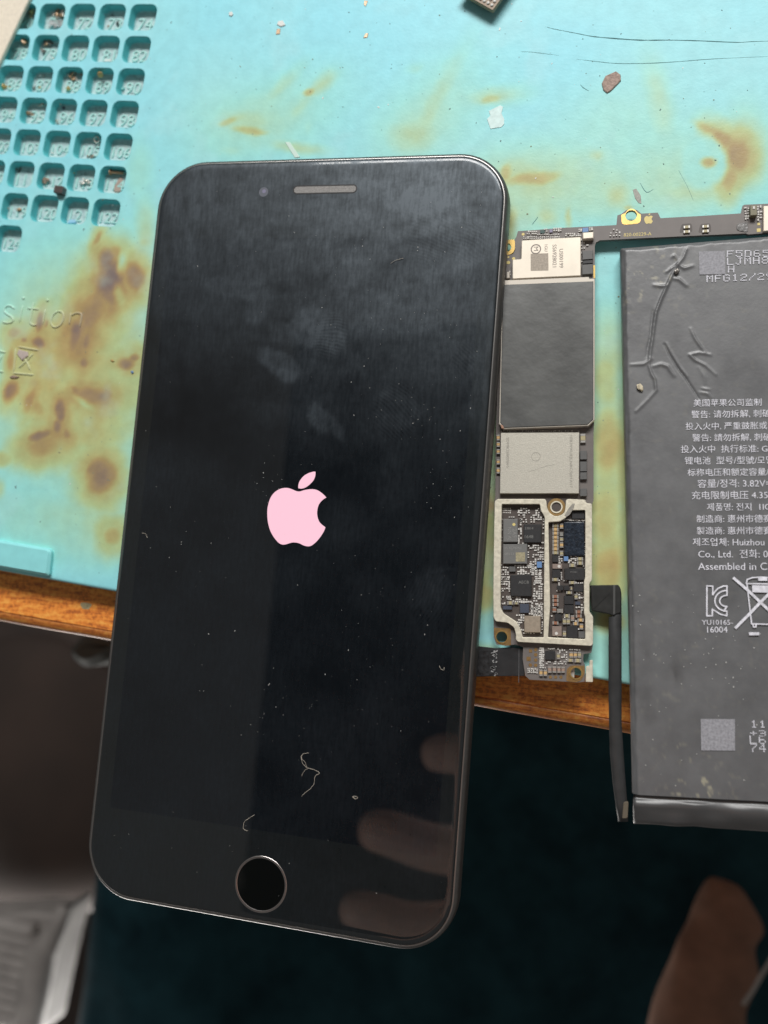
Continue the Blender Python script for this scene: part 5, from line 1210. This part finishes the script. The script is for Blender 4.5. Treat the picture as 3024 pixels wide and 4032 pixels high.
flake('plastic_strip', 'short clear plastic strip poking out from the top edge of the phone', 'plastic strip', ((805,1230),(845,1228),(935,1360),(890,1365)), RA, mat('pale_strip', (.66, .84, .76), .3), .10, .02)
flake('copper_flake', 'tiny copper flake below the white crumbs near the top', 'flake', ((735,250),(765,250),(760,295),(725,300)), RA, M_BRONZE, .1); flake('copper_flake', 'tiny copper flake at the top edge, left of the BGA chip', 'flake', ((1490,5),(1520,10),(1500,60),(1485,40)), RA, M_BRONZE, .1); flake('copper_flake', 'tiny copper flake at the foot of the row of crumbs near the top', 'flake', ((1500,290),(1525,288),(1515,325),(1480,330)), RA, M_BRONZE, .1)
flake('white_crumb', 'white crescent crumb above the phone near the top of the mat', 'crumb', ((735,215),(745,185),(785,178),(810,220),(770,235)), RA, M_WHITE, .18); flake('white_crumb', 'round white crumb near the top, right of compartment 74', 'crumb', ((320,110),(345,100),(358,125),(345,145),(322,138)), RA, M_WHITE, .2)
flake('pink_flake', 'pink triangular flake stuck on the embossed character', 'flake', ((150,850),(165,810),(245,830),(250,865),(195,908)), RD, mat('pink_flake', (.52, .44, .40), .5, noise=(1, .1)), .35)
flake('metal_sliver', 'thin dark sliver under the embossed character at the left', 'sliver', ((85,1045),(120,1030),(170,1045),(150,1058),(100,1060)), RD, M_BROWN, .3)
flake('blue_crumb', 'tiny blue crumb beside the left edge of the phone', 'crumb', ((1130,1000),(1148,992),(1158,1008),(1142,1020)), RD, CHIP['blue'], .3)
flake('gold_crumb', 'tiny gold crumb left of the blue crumb by the phone', 'crumb', ((955,900),(975,892),(990,910),(970,918)), RD, M_GSCREW, .25)
lump('yellow_lump', 'small cream coloured crumb on the upper left of the battery', 'crumb', *crop(2340, 960, 2.4254)(438, 1372), .85, mat('cream_crumb', (.62, .55, .40), .6, noise=(2, .2)), 4.05, .4)
lump('grey_lump', 'silver crumb in the creases at the top of the battery', 'crumb', *crop(2340, 960, 2.4254)(788, 262), .6, M_GREYM, 4.2, .5)

# scattered crumbs and dust nobody could count
mb = MB(); 
for i in range(420):
    u, v = rnd.uniform(30, 3000), rnd.uniform(10, 2200)
    p = at(u, v, 0)
    s_ = rnd.choice([.08, .1, .12, .16, .22]) * rnd.uniform(.7, 1.2); mb.box((p[0], p[1], .03), (s_ * rnd.uniform(1, 2.4), s_, .07), rnd.uniform(0, 3.1), rnd.choice([0, 0, 0, 1, 2]))
tag(mb.build('mat_crumbs', [mat('grey_crumbs', (.16, .24, .24), .7), M_WHITE, mat('olive_crumbs', (.28, .28, .18), .7)]), 'fine dark and pale crumbs scattered over the turquoise mat', 'crumbs', kind='stuff')
mb = MB(); Mdust = mat('white_dust', (.62, .62, .60), .7)
for i in range(300):
    x, y = rnd.uniform(-36, 36), rnd.uniform(-74, 74); s_ = rnd.choice([.035, .04, .05, .05, .09]) * rnd.uniform(.7, 1.3)
    if rnd.random() < .72: cx_, cy_, cs_ = rnd.choice([(22, 44, 5), (14, 30, 7), (26, 22, 4), (-6, 10, 3), (-24, -8, 4), (20, -12, 5), (6, 52, 6), (30, 8, 3), (2, -40, 6), (24, -30, 7)]); x, y = rnd.gauss(cx_, cs_), rnd.gauss(cy_, cs_)
    if abs(x) > 36 or abs(y) > 74: continue
    mb.box((x, y, GLASS_Z + .02), (s_ * rnd.uniform(1, 2.6), s_, .03), rnd.uniform(0, 3.1))
tag(mb.build('screen_dust', Mdust), 'white dust specks on the phone glass', 'dust', kind='stuff')
mb = MB(); K = crop(2300, 2200, 2.011)
for i in range(70):
    u, v = rnd.uniform(2490, 3020), rnd.uniform(2300, 3100); p = at(u, v, 4.1); s_ = rnd.uniform(.05, .16); mb.box((p[0], p[1], 4.12), (s_ * rnd.uniform(1, 2), s_, .05), rnd.uniform(0, 3))
tag(mb.build('battery_dust', Mdust), 'white dust specks on the lower half of the battery', 'dust', kind='stuff')

# lint on the screen
LK = crop(300, 2750, 1.0369)
def lint(label, pts, r, c=LK, z=GLASS_Z):
    P = smooth_loop([tuple(at(*c(*q), z + .12 + .1 * rnd.random())) for q in pts], 6, closed=False); P = [(q[0] + rnd.uniform(-.07, .07), q[1] + rnd.uniform(-.07, .07), q[2]) for q in P]; r = [r * rnd.uniform(.5, 1.15) for _ in P]; mb = MB(); mb.tube(P, r, 5); return mb, label
Ml = mat('pale_lint', (.52, .47, .40), .8)
mb, lb = lint('long tangled pale lint thread on the lower part of the phone screen', ((950,222),(925,228),(920,250),(932,275),(948,285),(970,290),(992,305),(975,318),(972,345),(955,370),(938,382),(920,400)), .045)
m2, _ = lint('', ((948,285),(930,298),(920,318)), .04); mb.add(m2.v, m2.f); m2, _ = lint('', ((925,228),(918,240),(935,262),(942,280)), .035); mb.add(m2.v, m2.f); tag(mb.build('lint_thread', Ml), lb, 'lint')
mb, lb = lint('short curved lint thread just above the home button', ((728,475),(712,485),(690,500),(682,520),(685,535),(700,540)), .05); tag(mb.build('lint_thread', Ml), lb, 'lint')
mb, lb = lint('tiny white oval crumb right of the tangled lint', ((1128,402),(1140,400),(1150,405),(1140,410),(1128,402)), .06); tag(mb.build('lint_speck', Ml), lb, 'lint')
mb, lb = lint('short pale hair on the upper right of the phone screen', ((1105,528),(1125,515),(1160,505)), .04, crop(540, 560, 1.106)); tag(mb.build('lint_thread', Ml), lb, 'lint')
mb, lb = lint('small curled hair on the left of the phone screen below the logo', ((133,440),(148,445),(155,460)), .05, crop(440, 1700, 1.106)); tag(mb.build('lint_thread', Ml), lb, 'lint')
mb, lb = lint('small hooked hair near the right side of the phone screen', ((1428,1018),(1432,1032),(1445,1038),(1448,1025)), .05, crop(440, 1700, 1.106)); tag(mb.build('lint_thread', Ml), lb, 'lint')

# cream card over the upper left corner
mb = MB(); mb.prism([tuple(at(*q, 1.0)[:2]) for q in ((-420,-200),(208,-200),(112,0),(0,240),(-160,560),(-420,560))], .05, 1.0, .2)
tag(mb.build('cream_card', mat('speckled_cream_card', (.86, .78, .64), .7, noise=(1.2, .07))), 'speckled cream coloured board covering the upper left corner of the mat', 'card')
for q in (): pass
# brown chip with solder balls at the top edge
root = thing('bga_chip', 'brown chip with white solder balls poking in at the top edge', 'chip')
c0 = at(1940, 41, 2.6); e1 = at(1867, 0, 2.6) - c0; e1 /= np.linalg.norm(e1); e2 = at(1970, -2, 2.6) - c0; e2 = e2 - e1 * (e2 @ e1); e2 /= np.linalg.norm(e2)
Q = lambda a, b: c0[:2] + e1[:2] * a + e2[:2] * b
mb = MB(); mb.prism(round_poly([tuple(Q(0, 0)), tuple(Q(9, 0)), tuple(Q(9, 11)), tuple(Q(0, 11))], .3, 3), 1.6, 2.6, .08); mb.build('substrate', mat('brown_substrate', (.30, .21, .13), .45, noise=(1, .1)), root)
mb = MB(); mb.prism([tuple(Q(1.2, 1.2)), tuple(Q(7.8, 1.2)), tuple(Q(7.8, 9.8)), tuple(Q(1.2, 9.8))], 0.02, 1.6); mb.build('package', CHIP['char'], root)
bm = bmesh.new(); bmesh.ops.create_uvsphere(bm, u_segments=10, v_segments=6, radius=.36 * MM); bme = bpy.data.meshes.new('solder_ball'); bm.to_mesh(bme); bm.free(); bme.materials.append(CAPC['w'])
for i in range(5):
    for j in range(3): o = from_mesh('solder_ball', bme, root); q = Q(.85 + i * .98, .85 + j * .98); place(o, (q[0], q[1], 2.68), 0, (1, 1, .6))

# ------------------------------------------------------------------ below the table: floor, person, slipper
M_FLOOR = mat('brown_floor', (.03, .02, .016), .6, noise=(.02, .3))
o = mesh_obj('floor', [(-900, 600, -560), (900, 600, -560), (900, -900, -560), (-900, -900, -560)], [(3, 2, 1, 0)], M_FLOOR); o['kind'] = 'structure'

def cloth_material():
    m = bpy.data.materials.new('dark_teal_cloth'); m.use_nodes = True; nt = m.node_tree; L = nt.links.new; b = nt.nodes['Principled BSDF']; g = N(nt, 'ShaderNodeNewGeometry')
    n1 = N(nt, 'ShaderNodeTexNoise', i_Scale=.03 / MM, i_Detail=8.0, i_Roughness=.7); L(g.outputs['Position'], n1.inputs['Vector'])
    r = N(nt, 'ShaderNodeValToRGB'); r.color_ramp.elements[0].position = .3; r.color_ramp.elements[0].color = (.004, .018, .025, 1); r.color_ramp.elements[1].position = .72; r.color_ramp.elements[1].color = (.016, .058, .074, 1)
    L(n1.outputs['Fac'], r.inputs['Fac']); L(r.outputs['Color'], b.inputs['Base Color']); b.inputs['Roughness'].default_value = .9; b.inputs['Specular IOR Level'].default_value = .15
    return m
def build_person():
    root = thing('person', 'seated person in dark blue-green trousers with a bare foot, in shade below the table', 'person')
    # trouser leg: draped height field
    n = 90; V = []; F = []
    ZL = -310
    for j in range(n + 1):
        for i in range(n + 1):
            s_, t = i / n, j / n
            vt = 1250 + 3100 * t; ul = 330 + (480 - 330) * 0 - 60 * t if False else (430 - max(0, vt - 2600) * .18); ul = max(130, ul)
            u = ul + (3500 - ul) * s_; p = at(u, vt, ZL)
            X, Y = p[0], p[1]
            z = ZL + 10 * (fbm(np.array([X * .012]), np.array([Y * .006]), 81, 3)[0] - .5) * 2 + 5 * math.sin(X * .035 + Y * .02) - 55 * (1 - min(1, s_ / .05)) ** 2
            V.append((X, Y, z))
    for j in range(n):
        for i in range(n): F.append((j * (n + 1) + i, (j + 1) * (n + 1) + i, (j + 1) * (n + 1) + i + 1, j * (n + 1) + i + 1))
    cl = cloth_material()
    mesh_obj('trousers', V, F, cl, root, True)
    # bare foot, sole hidden: cross-sections along its length
    zf = -245
    edges = [(3462,2815,2870,10),(3472,2790,2905,34),(3520,2775,2938,46),(3600,2750,2990,54),(3640,2738,2990,56),(3685,2722,2952,58),(3740,2695,2962,62),(3800,2660,2958,66),(3870,2630,2925,70),(3950,2612,2905,76),(4032,2590,2930,84),(4160,2570,2980,92),(4400,2560,3040,100)]
    sec = [((l + r) / 2, v, (r - l) / 2, d) for v, l, r, d in edges]
    ns = 28; V = []; F = []
    kpx = (CAM[2] - zf) / FPX
    for k, (u, v, hw, hd) in enumerate(sec):
        c = at(u, v, zf); w = hw * kpx; d = hd * kpx
        for q in range(ns):
            a = 2 * math.pi * q / ns; r = 1 + .05 * math.sin(3 * a + k) + .04 * math.sin(k * 1.9 + a)
            V.append((c[0] + w * r * math.cos(a), c[1] + .14 * w * r * math.cos(a) * -1, c[2] + d * math.sin(a) * r))
    for k in range(len(sec) - 1):
        for q in range(ns): F.append((k * ns + q, k * ns + (q + 1) % ns, (k + 1) * ns + (q + 1) % ns, (k + 1) * ns + q))
    F.append(tuple(range(ns))); F.append(tuple(reversed(range((len(sec) - 1) * ns, len(sec) * ns))))
    def limb(name, rows, zc, m):
        V = []; F = []; ns = 26; kp = (CAM[2] - zc) / FPX
        for k, (u, v, hw, hd) in enumerate(rows):
            c = at(u, v, zc); w = hw * kp; d = hd * kp
            for q in range(ns): a = 2 * math.pi * q / ns; r = 1 + .04 * math.sin(3 * a + k * .9); V.append((c[0] + w * r * math.cos(a), c[1] - .1 * w * math.cos(a), c[2] + d * math.sin(a) * r))
        for k in range(len(rows) - 1):
            for q in range(ns): F.append((k * ns + q, k * ns + (q + 1) % ns, (k + 1) * ns + (q + 1) % ns, (k + 1) * ns + q))
        F.append(tuple(range(ns))); F.append(tuple(reversed(range((len(rows) - 1) * ns, len(rows) * ns))))
        o = mesh_obj(name, V, F, m, root, True); sub = o.modifiers.new('s', 'SUBSURF'); sub.levels = 1; sub.render_levels = 2
        bm = bmesh.new(); bm.from_mesh(o.data); bmesh.ops.recalc_face_normals(bm, faces=bm.faces[:]); bm.to_mesh(o.data); bm.free(); return o
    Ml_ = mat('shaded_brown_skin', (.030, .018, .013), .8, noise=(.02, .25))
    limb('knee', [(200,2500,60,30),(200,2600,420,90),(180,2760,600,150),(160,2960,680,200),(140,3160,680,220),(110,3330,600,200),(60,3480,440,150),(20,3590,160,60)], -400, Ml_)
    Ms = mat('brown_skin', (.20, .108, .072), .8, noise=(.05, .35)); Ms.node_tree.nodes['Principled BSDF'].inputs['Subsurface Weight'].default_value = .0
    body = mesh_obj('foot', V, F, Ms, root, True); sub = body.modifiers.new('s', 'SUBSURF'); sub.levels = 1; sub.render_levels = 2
    bm = bmesh.new(); bm.from_mesh(body.data); bmesh.ops.recalc_face_normals(bm, faces=bm.faces[:]); bm.to_mesh(body.data); bm.free()
    return root
build_person()
# thin pale cord beside the foot, and a dim block in the shade under the table
mb = MB(); mb.tube(smooth_loop([tuple(at(*q, -225)) for q in ((3060,3740),(3005,3830),(2965,3900),(2925,3955))], 5, closed=False), .9, 8); tag(mb.build('cord', mat('grey_cord', (.30, .30, .29), .6)), 'thin grey cord beside the bare foot at the lower right', 'cord')
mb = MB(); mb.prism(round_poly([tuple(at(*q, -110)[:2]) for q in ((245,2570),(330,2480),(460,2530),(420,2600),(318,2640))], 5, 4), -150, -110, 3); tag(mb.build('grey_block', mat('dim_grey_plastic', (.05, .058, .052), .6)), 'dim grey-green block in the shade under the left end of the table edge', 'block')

# grey ribbed slipper at the lower left
def build_slipper():
    root = thing('slipper', 'grey ribbed slipper on the floor at the lower left corner', 'slipper')
    R3 = crop(0, 3024, 2.1944); z = -330
    Mg = mat('grey_rubber', (.33, .31, .295), .6, noise=(.06, .2))
    def slab(name, pts, z0, z1, bev=2): mb = MB(); mb.prism(round_poly([tuple(at(*R3(*q), z1)[:2]) for q in pts], 4, 4), z0, z1, bev); return mb.build(name, Mg, root)
    slab('sole', ((-500,1290),(60,1270),(250,1250),(440,1270),(560,1180),(575,1230),(500,1500),(420,1850),(320,2330),(-500,2400)), z - 40, z - 10)
    mb = MB()
    E_ = [(560,1200),(510,1340),(430,1500),(370,1560),(330,1750),(290,1950),(250,2150),(200,2400)]
    mb.tube([at(*R3(*q), z - 6) for q in E_], [4, 5, 8, 10, 10, 10, 10, 10], 10); mb.build('rim', Mg, root, True)
    for k in range(9):
        y = 1370 + k * 100; xr = 330 - k * 12
        mb = MB(); mb.tube([at(*R3(x, y + 40 * math.sin((x - 100) / 160)), z - 5) for x in range(-300, xr, 40)], 5.5, 8); mb.build('rib', Mg, root, True)
build_slipper()

# hand of the person taking the picture: seen mirrored in the lower right of the screen
def build_hand():
    root = thing('hand', 'hand whose three fingertips show mirrored in the lower right of the phone screen', 'hand')
    zc = 170.0
    def mir(u, v, z=zc):
        s_ = at(u, v, GLASS_Z); k = (z - GLASS_Z) / (CAM[2] - GLASS_Z); d = s_ - CAM; return np.array([s_[0] + d[0] * k, s_[1] + d[1] * k, z])
    P18 = 1.8228
    corners = [tuple(mir(u * P18, v * P18, 235)[:2]) for u, v in ((640,700),(1060,700),(1060,1500),(1060,2160),(500,2160),(598,1190))]
    mbs = MB(); mbs.prism(round_poly(corners, 10, 4), 235, 275, 8); mbs.build('dark_mirror_slab', mat('matte_black', (.004, .005, .007), .9), root)  # unseen dark slab added to darken the right of the screen reflection
    me = bpy.data.meshes.new('hand'); verts = []; edges = []; rad = []
    def chain(pts, rs, root_i=None):
        prev = root_i
        for p, r in zip(pts, rs):
            verts.append(tuple(np.array(p) * MM)); rad.append(r * MM); i = len(verts) - 1
            if prev is not None: edges.append((prev, i))
            prev = i
        return prev
    wrist = mir(1750 * P18, 2120 * P18, 178); palm = mir(1330 * P18, 1900 * P18, 176)
    chain([wrist, palm], [24, 22]); pi = 1
    for (tips, r) in ((((905,1632),(960,1625),(1060,1640),(1180,1720)), 8.0), (((768,1786),(830,1795),(930,1832),(1090,1850)), 9.2), (((728,1958),(790,1968),(890,2000),(1080,1990)), 8.2), (((800,2120),(880,2130),(980,2120),(1110,2080)), 7.4)):
        pts = [mir(u * P18, v * P18, zc + dz) for (u, v), dz in zip(tips, (0, 2, 6, 12))]
        chain([pts[3], pts[2], pts[1], pts[0]], [r * 1.15, r * 1.05, r, r * .8], pi)
    th = [mir(u * P18, v * P18, zz) for (u, v), zz in (((1180,1560),180),((1080,1470),186),((1000,1430),188))]
    chain(th, [10.5, 9.5, 7.5], pi)
    me.from_pydata(verts, edges, []); o = bpy.data.objects.new('hand_skin', me); col.objects.link(o); o.parent = root
    me.skin_vertices or me.attributes
    sk = o.modifiers.new('skin', 'SKIN')
    if not me.skin_vertices:
        bm = bmesh.new(); bm.from_mesh(me); bm.verts.layers.skin.verify(); bm.to_mesh(me); bm.free()
    for i, sv in enumerate(me.skin_vertices[0].data): sv.radius = (rad[i], rad[i] * .9); sv.use_root = (i == 0)
    ss = o.modifiers.new('sub', 'SUBSURF'); ss.levels = 2; ss.render_levels = 2
    me.materials.append(mat('hand_skin', (.86, .56, .45), .5, noise=(.2, .12)))
    return root
build_hand()

bpy.data.scenes.remove(SCRATCH)
